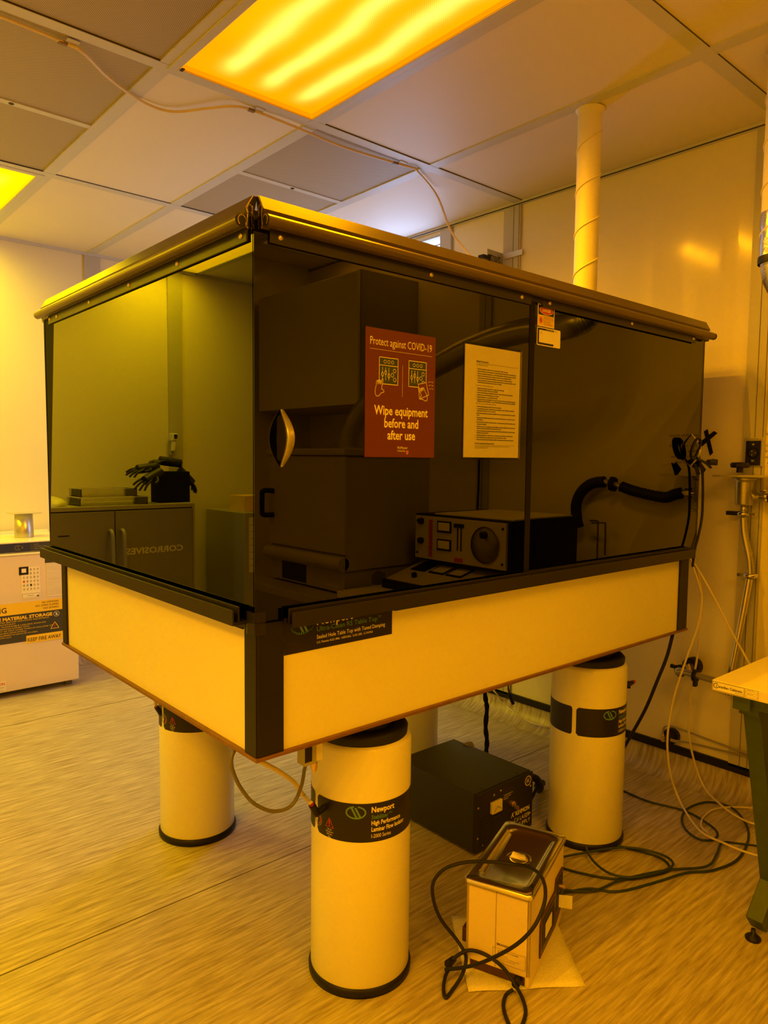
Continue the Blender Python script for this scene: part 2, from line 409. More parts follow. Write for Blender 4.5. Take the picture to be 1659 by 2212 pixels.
for x in XS[1:-1]:
    gr.box((x - .026, Y0, H), (x + .026, Y1, H + .03), GRID)
for y in YS[1:-1]:
    gr.box((X0, y - .024, H - .0008), (X1, y + .024, H + .03), GRID)
    gr.box((X0, y - .0255, H + .001), (X1, y - .0245, H + .02), GAP)
struct(gr.build('trim_12'))
PL = {(5, 3): 'perforated brown ceiling panel left of the orange light, at the top of the picture',
      (5, 4): 'perforated brown ceiling panel with a centre bar below the sagging cable, at the left edge',
      (7, 4): 'perforated brown ceiling panel with a centre bar just above the enclosure ridge',
      (3, 3): 'perforated ceiling panel left of the camera, out of frame', (0, 2): 'perforated ceiling panel near the left wall, out of frame'}
for (i, j) in PERFT:
    xa, xb, ya, yb = XS[i] + .026, XS[i + 1] - .026, YS[j] + .024, YS[j + 1] - .024
    t = thing('perforated_ceiling_panel', PL[(i, j)], 'ceiling panel', ((xa + xb) / 2, (ya + yb) / 2, H), 'perforated ceiling panels')
    MB().box((xa, ya, H + .005), (xb, yb, H + .012), PERF).build('perforated_sheet', t)
    ym = (ya + yb) / 2
    MB().box((xa, ym - .02, H + .0005), (xb, ym + .012, H + .006), GRID).build('centre_bar', t)
    MB().cyl(((xa + xb) / 2, ym - .004, H - .001), ((xa + xb) / 2, ym - .004, H + .002), .009, BLK, 14).build('quarter_turn_screw', t)

# ceiling lights
for k, (xa, xb, ya, yb, lc, watts, base, streak, st, lab) in enumerate(FIX):
    t = thing('ceiling_light', lab, 'ceiling light', ((xa + xb) / 2, (ya + yb) / 2, H), 'recessed ceiling lights')
    fr = MB(); zz = H - .004
    gx = .026; ex0, ex1, ey0, ey1 = xa - .03, xb + .03, ya - .03, yb + .03
    fr.box((ex0, ey0, zz), (xa, ey1, H + .02), GRID).box((xb, ey0, zz), (ex1, ey1, H + .02), GRID)
    fr.box((xa, ey0, zz), (xb, ya, H + .02), GRID).box((xa, yb, zz), (xb, ey1, H + .02), GRID)
    fr.build('frame', t, .002)
    hs = MB(); hs.box((xa, ya, H + .10), (xb, yb, H + .105), CEIL)
    for a, b in (((xa - .004, ya, H), (xa, yb, H + .1)), ((xb, ya, H), (xb + .004, yb, H + .1)), ((xa, ya - .004, H), (xb, ya, H + .1)), ((xa, yb, H), (xb, yb + .004, H + .1))): hs.box(a, b, CEIL)
    hs.build('housing', t)
    df = MB().box((xa, ya, H + .001), (xb, yb, H + .004), diffuser(k, xa, xb, ya, yb, base, streak, st)).build('prismatic_cover', t)
    la = MB().box((xa + .002, yb - .015, H - .006), (xa + .012, yb + .004, H - .003), BLK).build('latch', t)
    for ix in range(3):
        for iy in range(4):
            ld = bpy.data.lights.new('lamp', 'SPOT'); ld.color = lc; ld.energy = watts / 12 * 1.42; ld.shadow_soft_size = 0; ld.spot_size = math.radians(172); ld.spot_blend = 1
            lo = bpy.data.objects.new('lamp', ld); C.objects.link(lo); lo.parent = t
            lo.location = ((xb - xa) * (-.3 + .3 * ix), (yb - ya) * (-.375 + .25 * iy), .006)

# ---------------------------------------------------------------- optical table
TL, TW, ZB, ZT = 1.829, 1.207, .705, .985
tb = thing('optical_table', 'thick white optical table top with black corner posts under the dark enclosure', 'table', (TL / 2, TW / 2, ZB))
MB().box((.004, .004, ZB), (TL - .004, TW - .004, ZT - .004), PANEL).build('side_panel', tb)
MB().box((.002, .002, ZT - .004), (TL - .002, TW - .002, ZT), ALU).build('work_surface', tb)
MB().box((-.006, -.006, ZB - .006), (TL + .006, TW + .006, ZB + .002), COPPER).build('bottom_edge', tb, .0015)
def lpost(cx, cy, sx, sy, wx, wy):
    th = .006; mb = MB(); x0, x1 = sorted((cx, cx + sx * wx)); y0, y1 = sorted((cy, cy + sy * wy))
    mb.box((x0, min(cy - .003 * sy, cy + sy * th), ZB + .002), (x1, max(cy - .003 * sy, cy + sy * th), ZT + .001), POST)
    mb.box((min(cx - .003 * sx, cx + sx * th), y0, ZB + .002), (max(cx - .003 * sx, cx + sx * th), y1, ZT + .001), POST)
    return mb.build('corner_post', tb, .0012)
lpost(0, 0, 1, 1, .063, .045); lpost(TL, 0, -1, 1, .062, .045); lpost(0, TW, 1, -1, .063, .037); lpost(TL, TW, -1, -1, .062, .045)
f = FRONT(.0035)
lb = MB().rect(f, .067, .909, .369, .9845, .0012, LBLK)
F2 = FRONT(.0022)
lb.text('Newport', F2, .150, .9625, .022, INKC, width=.10, bold=.02)
lb.text('Ultra-Clean RS Table Top', F2, .150, .948, .0105, INKG, width=.172, bold=.008).text('TM', F2, .324, .954, .005, INKG)
lb.text('Sealed Hole Table Top with Tuned Damping', F2, .150, .9315, .0088, INKC, width=.196)
lb.text('U.S. Patents 4,621,006,  4,853,065,  5,021,282,  5,154,963', F2, .150, .9215, .0048, INKC, width=.158)
def nlogo(mb, fr, cu, cv, r, mat, d=.0008):
    mb.ring(fr, cu, cv, r, r * .16, d, mat, 14, 105, 285, rv=r * .62); mb.ring(fr, cu, cv, r, r * .16, d, mat, 14, -75, 105 - 30, rv=r * .62)
    for k in (-.28, .12):
        mb.flat(fr, [(cu + r * (k - .30), cv + r * .52), (cu + r * (k - .08), cv + r * .52), (cu + r * (k + .46), cv - r * .52), (cu + r * (k + .24), cv - r * .52)], d * 1.2, mat)
nlogo(lb, F2, .112, .966, .027, INKG)
lb.build('name_label', tb)

# ---------------------------------------------------------------- vibration isolators
RI = .128
def wrap(mb, ang0, r):
    """flat (arc length, z) -> cylinder; increasing u goes counter-clockwise"""
    def fn(q):
        a = ang0 + q.x / r; rr = r - q.y
        return V(rr * math.cos(a), rr * math.sin(a), q.z)
    return mb.xform(fn)
def isolator_parts(gauge):
    root_parts = []
    body = MB().lathe([(0, .006), (RI - .002, .006), (RI, .01), (RI, .612), (RI - .003, .621), (RI - .010, .627), (RI - .02, .629), (0, .629)], WHITE, n=72)
    ring = MB().lathe([(0, 0), (RI + .005, 0), (RI + .006, .014), (RI + .003, .021), (RI - .002, .024)], BLK, n=72)
    cap = MB().lathe([(RI - .011, .626), (RI - .009, .645), (RI - .016, .653), (.088, .655), (.086, .649), (.070, .649)], RUB, n=72)
    pis = MB().lathe([(.078, .645), (.080, .664), (.074, .671), (.045, .674), (.045, .6985), (0, .6985)], RUB, n=48)
    zb0, zb1 = .396, .493; lab = MB(); gap = PI
    for a0, a1 in ((gap + .05, gap + .05 + 3.75), (gap - 1.75, gap - .06)):
        n = 64; vs = []; fs = []
        for i in range(n + 1):
            a = a0 + (a1 - a0) * i / n; e = min(a - a0, a1 - a) * RI; rc = .008
            k = 0 if e > rc else rc - math.sqrt(max(0, rc * rc - (rc - e) ** 2))
            for z in (zb0 + k, zb1 - k): vs.append(V((RI + .0007) * math.cos(a), (RI + .0007) * math.sin(a), z))
        fs = [(2 * i, 2 * i + 2, 2 * i + 3, 2 * i + 1) for i in range(n)]
        lab.add(vs, fs, LBLK, True)
    f0 = FRONT(0.)
    tx = MB(); r = RI + .0012; u0 = math.radians(71) * r
    tx.text('Newport', f0, u0, .470, .014, INKC, d=0, width=.062, bold=.025)
    tx.text('Stabilizer', f0, u0, .4535, .0105, INKG, d=0, width=.044, bold=.01).text('TM', f0, u0 + .046, .459, .005, INKG, d=0)
    tx.text('High Performance', f0, u0, .4385, .011, INKC, d=0, width=.083, bold=.02)
    tx.text('Laminar Flow Isolator', f0, u0, .4225, .011, INKC, d=0, width=.098, bold=.02)
    tx.text('I-2000 Series', f0, u0, .4065, .0095, INKC, d=0, width=.052)
    nlogo(tx, f0, math.radians(54) * r, .471, .0235, INKG, 0)
    if gauge:
        c = math.radians(23) * r
        tx.stroke(f0, [(c - .012, .423), (c + .012, .423), (c, .446)], .0013, 0, INKR, True)
        tx.stroke(f0, [(c, .439), (c, .431)], .003, 0, INKR); tx.stroke(f0, [(c, .4275), (c, .4255)], .003, 0, INKR)
        for k, s_ in enumerate(('125 psi', '8.6 kg/cm2', '862 kPa', 'Max')): tx.text(s_, f0, c, .416 - .0062 * k, .0036, INKC, d=0, align='C')
        c = math.radians(4) * r
        tx.ring(f0, c, .430, .0165, .001, 0, GREYCABL, 20); tx.ring(f0, c, .430, .012, .0028, 0, INKG, 14, 60, 240); tx.ring(f0, c, .430, .012, .003, 0, INKR, 10, -60, 60)
        tx.stroke(f0, [(c, .427), (c - .006, .439)], .0014, 0, INKC)
    wrap(tx, PI, r)
    lab2 = lab; lab2.add(tx.v, [], LBLK)
    b = len(lab2.v) - len(tx.v)
    for fidx, fm in zip(tx.f, tx.m): lab2.f.append([b + i for i in fidx]); lab2.m.append(lab2.mi(tx.mats[fm])); lab2.s.append(False)
    return dict(body=body, base_ring=ring, top_cap=cap, air_spring_piston=pis, name_band=lab2)
MASTER = {}
def isolator(x, y, rot, gauge, label):
    t = thing('vibration_isolator', label, 'isolator leg', (x, y, 0), 'white cylindrical isolator legs under the table'); t.rotation_euler = (0, 0, rot)
    if gauge not in MASTER:
        MASTER[gauge] = [mb.build(n, None, world=False) for n, mb in isolator_parts(gauge).items()]
        for o in MASTER[gauge]: o.parent = t
    else:
        for o in MASTER[gauge]:
            c = o.copy(); C.objects.link(c); c.parent = t
    return t
iso_near = isolator(.398, .147, math.radians(-9), True, 'nearest white cylindrical isolator leg, its full black name band and round gauge facing the camera')
iso_left = isolator(.398, 1.06, math.radians(2), True, 'left far isolator leg, name band half hidden under the table edge')
iso_right = isolator(1.431, .147, math.radians(13), False, 'right isolator leg, black band split by a white gap, green cord around its base')
iso_back = isolator(1.431, 1.06, 0, False, 'rear isolator leg mostly hidden behind the nearest leg and the power supply')
# pneumatic fittings (parts of the legs)
def elbow(root, c, scale=1., rotz=0.):
    """black push-in elbow with red collar; c = world centre; open end points up-left"""
    r = .0085 * scale; cv = Vector(c)
    inv = Matrix.Rotation(-root.rotation_euler.z, 4, 'Z')
    def L(mb): O = root.location; mb.v = [inv @ (q - O) for q in mb.v]; return mb
    d = Vector((-.45, -.08, .75)).normalized()
    e = L(MB().cyl(cv, cv + d * .032, r, BLK, 14).cyl(cv, cv + Vector((.025, .004, .004)), r, BLK, 14).cyl(cv - d * .004, cv + d * .006, r * 1.05, BLK, 14)).build('elbow_fitting', root, world=False)
    L(MB().cyl(cv + d * .032, cv + d * .036, r * .75, pbr('dark_red_plastic', (.30, .02, .015), .5) if 'dark_red_plastic' not in MATS else MATS['dark_red_plastic'], 14)).build('release_collar', e, world=False)
    return cv + d * .037
def local(root, mb):
    inv = Matrix.Rotation(-root.rotation_euler.z, 4, 'Z'); mb.v = [inv @ (q - root.location) for q in mb.v]; return mb
e1 = elbow(iso_near, [(0.241,0.125,0.465)][0])
e2 = elbow(iso_left, [(0.269,1.07,0.444)][0], .95)
local(iso_left, MB().box((.2585, 1.055, .48), (.2655, 1.078, .69), GREYC)).build('height_valve_rod', iso_left, world=False)
vb = MB().box((.150, .045, .632), (.182, .075, .70), GREYCABL).box((.150, .0445, .640), (.170, .0455, .695), LBLK).box((.182, .047, .636), (.200, .073, .70), WHITE)
local(iso_near, vb).build('levelling_valve', iso_near, .0015, world=False)
local(iso_near, MB().cyl((.186, .060, .636), (.186, .060, .628), .0065, BRASS, 8).cyl((.186, .060, .628), (.186, .060, .615), .0085, BRASS, 8).cyl((.186, .060, .615), (.186, .06, .608), .006, BRASS, 12)).build('brass_fitting', iso_near, world=False)
local(iso_right, MB().cyl([(1.679,0.147,0.485)][0], [(1.725,0.147,0.486)][0], .008, BLK, 12).cyl([(1.712,0.147,0.482)][0], [(1.739,0.147,0.487)][0], .007, INKR, 12).cyl([(1.7,0.147,0.47)][0], [(1.698,0.147,0.495)][0], .007, BLK, 12)).build('air_inlet_fitting', iso_right, world=False)
# hoses hanging between the legs
o = MB().tube([e1] + [(0.2525,0.1979,0.479),(0.1936,0.1522,0.546),(0.124,0.1152,0.6068),(0.053,0.079,0.6621),(0.0048,0.0217,0.707)], .0055, TUBE).build('air_hose'); tag(o, 'beige air hose curving from under the table to the elbow of the nearest leg', 'hose')
o = MB().tube([V(-.0, .11, .70) + V(.02, 0, .0)] + [(-0.004,0.1,0.674),(0.002,0.1,0.641),(0.021,0.1,0.6),(0.054,0.1,0.556),(0.104,0.1,0.523),(0.152,0.1,0.522),(0.178,0.1,0.558),(0.188,0.1,0.599)] + [V(.176, .07, .640)], .0042, GREYC).build('grey_cable'); tag(o, 'grey cable hanging in a U below the table between the left and nearest legs', 'cable')
o = MB().tube([e2, e2 + V(-.004, 0, .03), e2 + V(-.012, 0, .10), e2 + V(-.01, .02, .17)], .005, TUBE).build('air_hose'); tag(o, 'short beige air hose rising from the elbow of the left far leg', 'hose')

# ---------------------------------------------------------------- laser enclosure
EX1, EY1, EZ0, EZ1 = 1.878, 1.318, .987, 1.800
enc = thing('laser_safety_enclosure', 'large dark amber acrylic enclosure with bronze rails standing on the white table', 'enclosure', (.93, .65, EZ0))
MB().box((-.012, -.012, .992), (.862, -.007, 1.785), SMOKE).build('sliding_pane', enc)['label'] = 'left front sliding pane carrying the two posters'
MB().box((.850, -.0055, .992), (EX1 - .002, -.001, 1.785), SMOKE).build('sliding_pane', enc)['label'] = 'right front sliding pane with the danger sticker'
MB().box((.845, -.0065, .995), (.864, -.0058, 1.78), BLKF).box((.843, -.0135, .995), (.865, -.0121, 1.775), BLKF).build('pane_edge_strip', enc)
MB().prism([(.010, .992), (.010, 1.785), (-1.19, 1.785), (-1.29, .992)], LEFT(-.012), -.005, SMOKE, 0).build('side_pane', enc)
MB().prism([(-1.188, 1.782), (-1.329, 1.782), (-1.316, .992), (-1.288, .992)], LEFT(-.004), -.008, BLKF, 0).build('side_flap', enc)
MB().box((-.004, EY1 - .008, .992), (EX1 - .004, EY1 - .002, 1.785), SMOKE).build('rear_pane', enc)
MB().box((EX1 - .008, .002, .992), (EX1 - .002, EY1 - .01, 1.785), SMOKE).build('end_pane', enc)
MB().box((-.005, -.003, 1.787), (EX1 - .004, EY1 - .004, 1.797), BLK).build('roof_panel', enc)
# top rail: a bent profile run along each side
PR = [(.0, 1.826), (-.016, 1.798), (-.013, 1.792), (-.010, 1.788), (-.012, 1.786)]
lip = [(-.024 + .013 * math.cos(math.radians(a)), 1.774 + .0125 * math.sin(math.radians(a))) for a in range(70, 290, 20)]
PROF = PR + lip + [(-.014, 1.766), (-.006, 1.762), (.004, 1.762), (.006, 1.800), (.012, 1.826)]
def rail(axis, a, b, name='top_rail'):
    mb = MB(); n = len(PROF)
    def P(d, z, s):
        return V(s, d, z) if axis == 'x' else V(d, s, z)
    if axis in ('x', 'y'): vs = [P(d - .006, z, a) for d, z in PROF] + [P(d - .006, z, b) for d, z in PROF]
    elif axis == 'X': vs = [V(s, EY1 - (d - .006), z) for s in (a, b) for d, z in PROF]
    else: vs = [V(EX1 - (d - .006), s, z) for s in (a, b) for d, z in PROF]
    mb.add(vs, [(i, (i + 1) % n, n + (i + 1) % n, n + i) for i in range(n)], RAIL)
    mb.add(vs[:n], [tuple(range(n))[::-1]], RAILD); mb.add(vs[n:], [tuple(range(n))], RAILD)
    # cut ends show bare metal outlines and the curled channel
    return mb.build(name, enc)
rail('x', .004, EX1); rail('y', .004, EY1 - .02); rail('X', 0, EX1); rail('Y', .0, EY1)
def endcurls(fr, s):
    mb = MB()
    out = [(0, 1.826), (.016, 1.800), (.012, 1.790), (.014, 1.768)]
    mb.stroke(fr, [(s * a, b) for a, b in out], .0022, 0, CUT)
    mb.stroke(fr, [(s * .0015, 1.806), (s * .0015, 1.764)], .0022, 0, CUT)
    P = [(s * (.0075 + .0052 * math.cos(math.radians(a))), 1.799 + .0085 * math.sin(math.radians(a))) for a in range(-50, 231, 20)]
    mb.stroke(fr, P, .0018, 0, CUT)
    P = [(s * (.0245 + .0085 * math.cos(math.radians(a))), 1.775 + .0100 * math.sin(math.radians(a))) for a in range(-50, 200, 20)]
    mb.stroke(fr, P, .0022, 0, CUT)
    mb.stroke(fr, [(s * .0165, 1.778), (s * .0150, 1.765), (s * .012, 1.763)], .003, 0, CUT)
    return mb
# end face of the front rail lies in plane x = .004 (faces -x); end face of the side rail in plane y = .004 (faces -y)
endcurls(FR((.0030, -.004, 0), (0, -1, 0), (0, 0, 1)), 1).build('rail_end', enc)
endcurls(FR((-.004, .0030, 0), (1, 0, 0), (0, 0, 1)), -1).build('rail_end', enc)
MB().tube([V(EX1 - .01, -.03, 1.7735), V(EX1 + .012, -.03, 1.7735)], .0125, RAILD, 16, 0).build('rail_pull', enc)
# hanger strips with screws
def strip(axis, a, b, z0, z1, off, screws):
    mb = MB()
    if axis == 'x': mb.box((a, -.0175 - off, z0), (b, -.0125 - off, z1), RAILD)
    else: mb.box((-.0175 - off, a, z0), (-.0125 - off, b, z1), RAILD)
    st = mb.build('hanger_strip', enc, .001)
    for s_ in screws:
        p = V(s_, -.0175 - off, (z0 + z1) / 2) if axis == 'x' else V(-.0175 - off, s_, (z0 + z1) / 2)
        d = V(0, -1, 0) if axis == 'x' else V(-1, 0, 0)
        MB().lathe([(.0058, 0), (.0056, .0018), (.004, .003), (.0, .0036)], SCREW, p, 16, d).build('screw', st)
strip('x', .022, .842, 1.738, 1.766, 0, (.045, .462, .80))
strip('x', .895, 1.785, 1.740, 1.768, -.002, (.925, 1.355, 1.765))
strip('y', .006, 1.235, 1.738, 1.766, 0, (.027, .306, .58, .862, 1.147, 1.215))
MB().box((.842, -.016, 1.748), (.895, -.0125, 1.768), BLK).build('hanger_gap_cover', enc)
# bottom tracks: double channel
def track(axis, a, b, z):
    mb = MB()
    secs = [((-.040, z - .018), (-.036, z + .014)), ((-.036, z - .018), (-.010, z - .012)), ((-.026, z - .014), (-.023, z + .020)), ((-.012, z - .014), (-.0125 + .002, z + .020)), ((-.010, z - (.012 if axis == 'x' else .026)), (-.0035, z + .004))]
    for (d0, z0), (d1, z1) in secs:
        if axis == 'x': mb.box((a, d0, z0), (b, d1, z1), RAILD)
        else: mb.box((d0, a, z0), (d1, b, z1), RAILD)
    return mb.build('bottom_track', enc, .0006)
track('x', .060, 1.80, .994); track('y', .028, 1.305, 1.000)
MB().box((.37, -.0068, .965), (1.765, -.0032, .99), BLK).build('seal_strip', enc)
MB().box((-.0068, .045, .968), (-.0032, 1.165, .99), BLK).build('seal_strip', enc)
MB().box((-.0125, -.0128, .965), (.012, -.0121, 1.012), TAPEC).box((-.0131, -.012, .965), (-.0125, .02, 1.012), TAPEC).build('clear_tape', enc)
# bow handles
def bow(x, z0, z1, bulge, nrm=-.012, tilt=0.):
    mb = MB(); n = 26; W = .0085; vs = []
    for i in range(n + 1):
        t = i / n; a = math.sin(PI * t); z = z1 + (z0 - z1) * t
        out = bulge * a; th = .0035 + .004 * a; hw = W * (.25 + .75 * math.sqrt(max(a, 0)))
        for du, dn in ((-hw, 0), (hw, 0), (hw, th), (-hw, th)): vs.append(V(x + du, nrm - out - dn, z))
    fs = [(4 * i + k, 4 * i + (k + 1) % 4, 4 * i + 4 + (k + 1) % 4, 4 * i + 4 + k) for i in range(n) for k in range(4)] + [(0, 1, 2, 3), (4 * n + 3, 4 * n + 2, 4 * n + 1, 4 * n)]
    mb.add(vs, fs, STEEL, True)
    return mb
bow(.050, 1.303, 1.418, .030).build('bow_handle', enc, .001)
bow(1.800, 1.305, 1.420, .030, -.0055).build('bow_handle', enc, .001)
MB().rrect(FRONT(-.0121), .0405, 1.314, .0595, 1.407, .009, .0012, BLK).build('handle_backing', enc)

# ---------------------------------------------------------------- posters
def lerp(a, b, t): return a + (b - a) * t
P0 = FRONT(-.0122)
po = MB().rect(P0, .268, 1.325, .485, 1.610, .0008, MAROON)
T = FRONT(-.0130); u = lambda a: .268 + a * .217; v = lambda b: 1.325 + b * .285
po.text('Protect against COVID-19', T, u(.06), v(.872), .0175, INKC, d=.0003, width=.88 * .217)
po.stroke(T, [(u(.055), v(.838)), (u(.945), v(.838))], .0007, .0003, INKC)
po.stroke(T, [(u(.51), v(.735)), (u(.51), v(.485))], .0007, .0003, INKC)
def console_icon(cu, cv, s):
    r = lambda a, b: (cu + a * s, cv + b * s)
    po.flat(T, [r(0, 0), r(1, 0), r(1, 1.05), r(0, 1.05)], .0002, INKDG)
    po.stroke(T, [r(0, 0), r(1, 0), r(1, 1.05), r(0, 1.05)], .0016, .0004, INKC, True)
    po.stroke(T, [r(0, .74), r(1, .74)], .0014, .0004, INKC)
    for k in (.3, .5, .7): po.ring(T, *r(k, .89), s * .065, .0012, .0004, INKC, 10)
    for k, h in ((.17, .38), (.34, .46), (.51, .34)):
        po.stroke(T, [r(k, .66), r(k, .16)], .0012, .0004, INKC); po.disc(T, *r(k, h), s * .06, .0006, INKC, 0, 8, rv=s * .1); po.disc(T, *r(k, h), s * .03, .0008, INKDG, 0, 8, rv=s * .07)
    for a, b in ((.82, .56), (.70, .38), (.83, .20)): po.ring(T, *r(a, b), s * .075, .0014, .0004, INKC, 10)
console_icon(u(.185), v(.575), .056); console_icon(u(.60), v(.575), .056)
hand = [(-.05, .42), (-.02, .50), (.03, .50), (.05, .28), (.07, .52), (.12, .54), (.14, .30), (.17, .53), (.22, .53), (.22, .30), (.32, .60), (.38, .58), (.28, .12), (.42, .06), (.44, -.02), (.25, -.08), (.12, -.22), (-.04, -.24), (-.12, -.12), (-.12, .08), (-.06, .26)]
def hand_icon(cu, cv, s, mirror=1, rot=0.):
    c_, s_ = math.cos(rot), math.sin(rot); P = []
    for a, b in hand: a *= mirror; P.append((cu + s * (a * c_ - b * s_), cv + s * (a * s_ + b * c_)))
    po.flat(T, P, .00055, MAROON); po.stroke(T, P, .0015, .0009, INKC, True)
hand_icon(u(.155), v(.515), .047)
po.flat(T, [(u(.74), v(.60)), (u(.86), v(.62)), (u(.93), v(.52)), (u(.76), v(.49))], .0005, MAROON); po.stroke(T, [(u(.74), v(.60)), (u(.86), v(.62)), (u(.90), v(.52)), (u(.76), v(.48))], .0014, .0007, INKC, True)
hand_icon(u(.85), v(.505), .043, -1, .35)
for k in range(3): po.stroke(T, [(u(.89 + .01 * k), v(.625 - .028 * k)), (u(.925), v(.63 - .028 * k))], .001, .0009, INKC); po.stroke(T, [(u(.94), v(.63 - .028 * k)), (u(.965), v(.625 - .028 * k))], .001, .0009, INKC)
po.text('Wipe equipment', T, u(.505), v(.335), .0205, INKC, d=.0003, width=.77 * .217, align='C', bold=.02)
po.text('before and', T, u(.505), v(.237), .0205, INKC, d=.0003, width=.49 * .217, align='C', bold=.02)
po.text('after use', T, u(.505), v(.142), .0205, INKC, d=.0003, width=.40 * .217, align='C', bold=.02)
po.text('McMaster', T, u(.45), v(.067), .0062, INKC, d=.0003, width=.032).text('University', T, u(.45), v(.045), .0046, INKC, d=.0003, width=.024)
po.prism([(u(.575), v(.052)), (u(.605), v(.052)), (u(.603), v(.035)), (u(.59), v(.024)), (u(.577), v(.035))], T, .0004, INKR); po.stroke(T, [(u(.575), v(.052)), (u(.605), v(.052)), (u(.603), v(.035)), (u(.59), v(.024)), (u(.577), v(.035))], .0006, .0006, INKC, True)
tag(po.build('maroon_poster'), 'maroon COVID-19 wipe equipment poster stuck to the front pane', 'poster')

nb = MB().rrect(P0, .584, 1.321, .812, 1.614, .004, .0006, CLEAR).rect(P0, .590, 1.327, .806, 1.608, .0004, PAPERY)
T = FRONT(-.0129); u = lambda a: .590 + a * .216; v = lambda b: 1.327 + b * .281
nb.text('Safety Precautions', T, u(.19), v(.855), .0042, INKK, d=.0002, width=.046, bold=.02); nb.stroke(T, [(u(.19), v(.846)), (u(.96), v(.846))], .0005, .0002, INKK)
nb.text('Class 3B and Class 4 Lasers', T, u(.19), v(.826), .0032, INKK, d=.0002, width=.044)
LN = [(.79, .62, 'Post laser hazard warning signs at entrances to laser use area.'), (.770, .82, 'Mount the laser on a firm support to ensure the beam travels along its intended path.'), (.750, .83, 'Remove unnecessary specular (i.e., mirror-like) reflecting surfaces from the beam path.'), (.730, .70, 'Keep the beam path above or below eye level or the standing height.'), (.710, .72, 'Only trained and authorized individuals are permitted to operate the laser.'), (.690, .86, 'Secure the laser from operation by unauthorized personnel. A key switch should be used if'), (.672, .50, 'unauthorized personnel may gain access to the laser.'),
      (.618, .55, 'Never view the beam of a pulsed or copper laser at the eyes.'), (.600, .42, 'Wear laser eyewear if this may be possible.'), (.580, .74, 'Never point the beam at anybody, allowing of laser with optical instruments.'), (.560, .44, 'Position as much of the beam path as practical.'), (.540, .42, 'Operate the laser in a controlled environment.'), (.520, .85, 'During alignment, avoid leaning over near the axis of the laser path where specular'), (.503, .80, 'reflections are most likely to occur. Alignment personnel should be considered.'),
      (.455, .50, 'Review and obtain safety procedures prior to laser operation.'), (.435, .78, 'A controlled access area is required. Entrance interlocking, warning lights/signs, interlocks,'), (.417, .38, 'protective barriers, etc. are required.'), (.395, .90, 'Ensure that protective laser eyewear is available and worn by all personnel within the controlled'), (.378, .05, 'area.'), (.355, .92, 'Use appropriate shielding between the beam and personnel, keep the beam at or below the area of'), (.337, .12, 'with beams.'), (.315, .88, 'Use remote firing of the laser, while monitoring, or remote viewing through clean safety, avoid'), (.297, .20, 'whenever feasible.'), (.275, .88, 'If full laser power is not required, laser output filters and shutters which reduce the laser beam'), (.258, .50, 'output to less than hazardous levels should be used.'), (.236, .92, 'Assure that the laser has a key-switch master control and that only authorized and properly trained'), (.219, .24, 'individuals operate the laser.'), (.197, .76, 'Install appropriate laser warning sign or entrances near the laser controlled area.'), (.178, .62, 'Avoid optical pump systems that may be hazardous to eyes.'), (.158, .78, 'Use more electrical interlocks efficiently utilizing safe equipment at the common network.')]
for b, wd, s_ in LN:
    nb.text(s_, T, u(.215), v(b), .0029, INKK, d=.0002, width=min(wd, .80) * .205 * .93, bold=.035)
for b in (.79, .77, .75, .73, .71, .69, .618, .60, .58, .56, .54, .52, .455, .435, .395, .355, .315, .275, .236, .197, .178, .158): nb.disc(T, u(.195), v(b + .004), .0007, .0002, INKK, 0, 6)
nb.text('Class 3B (use eye and specular reflection hazard)', T, u(.19), v(.644), .0028, INKK, d=.0002, width=.066)
nb.text('Class 4 (fire, eye, skin, and diffuse reflection hazard)', T, u(.19), v(.482), .0028, INKK, d=.0002, width=.078)
nb.text('Periodic Inspection Requirements', T, u(.19), v(.122), .0036, INKK, d=.0002, width=.074, bold=.02); nb.stroke(T, [(u(.19), v(.113)), (u(.92), v(.113))], .0004, .0002, INKK)
nb.text('Laser Safety Inspection periodically inspect Class 3B and Class 4 laser devices to be sure in', T, u(.19), v(.098), .0026, INKK, d=.0002, width=.135); nb.text('compliance with ANSI Z136.1-2014', T, u(.19), v(.083), .0026, INKK, d=.0002, width=.048)
tag(nb.build('laminated_notice'), 'laminated cream sheet of laser safety precautions on the front pane', 'notice')

S0 = FRONT(-.0056)
ds = MB().rect(S0, .885, 1.690, .961, 1.750, .0008, PAPERY).rect(S0, .888, 1.721, .958, 1.747, .0010, LBLK).rect(S0, .887, 1.692, .959, 1.7205, .0010, YEL)
T = FRONT(-.0067)
ds.disc(T, .923, 1.7345, .031, .0003, PAPERY, 0, 24, .0118).disc(T, .923, 1.7345, .0295, .0006, INKR, 0, 24, .0105)
ds.text('DANGER', T, .923, 1.730, .0088, PAPERY, d=.0008, width=.038, align='C', bold=.02)
for k in range(16):
    a = 2 * PI * k / 16; ds.stroke(T, [(.899, 1.7065), (.899 + .0085 * math.cos(a), 1.7065 + .0095 * math.sin(a))], .0011, .0003, INKR)
ds.disc(T, .899, 1.7065, .0035, .0004, INKR)
for k, s_ in enumerate(('LASER RADIATION-AVOID', 'DIRECT EXPOSURE TO BEAM')): ds.text(s_, T, .911, 1.7155 - .0042 * k, .0022, INKK, d=.0003, width=.045)
ds.stroke(T, [(.909, 1.7085), (.957, 1.7085)], .0004, .0003, INKK)
for k, s_ in enumerate(('TYPE: He-Cd LASER', 'MAX OUTPUT: 200 mW', 'CLASS IIIb LASER PRODUCT')): ds.text(s_, T, .911, 1.7035 - .0042 * k, .0022, INKK, d=.0003, width=.030 + .007 * k)
tag(ds.build('danger_sticker'), 'small red and yellow DANGER laser sticker at the top of the right pane', 'sticker')
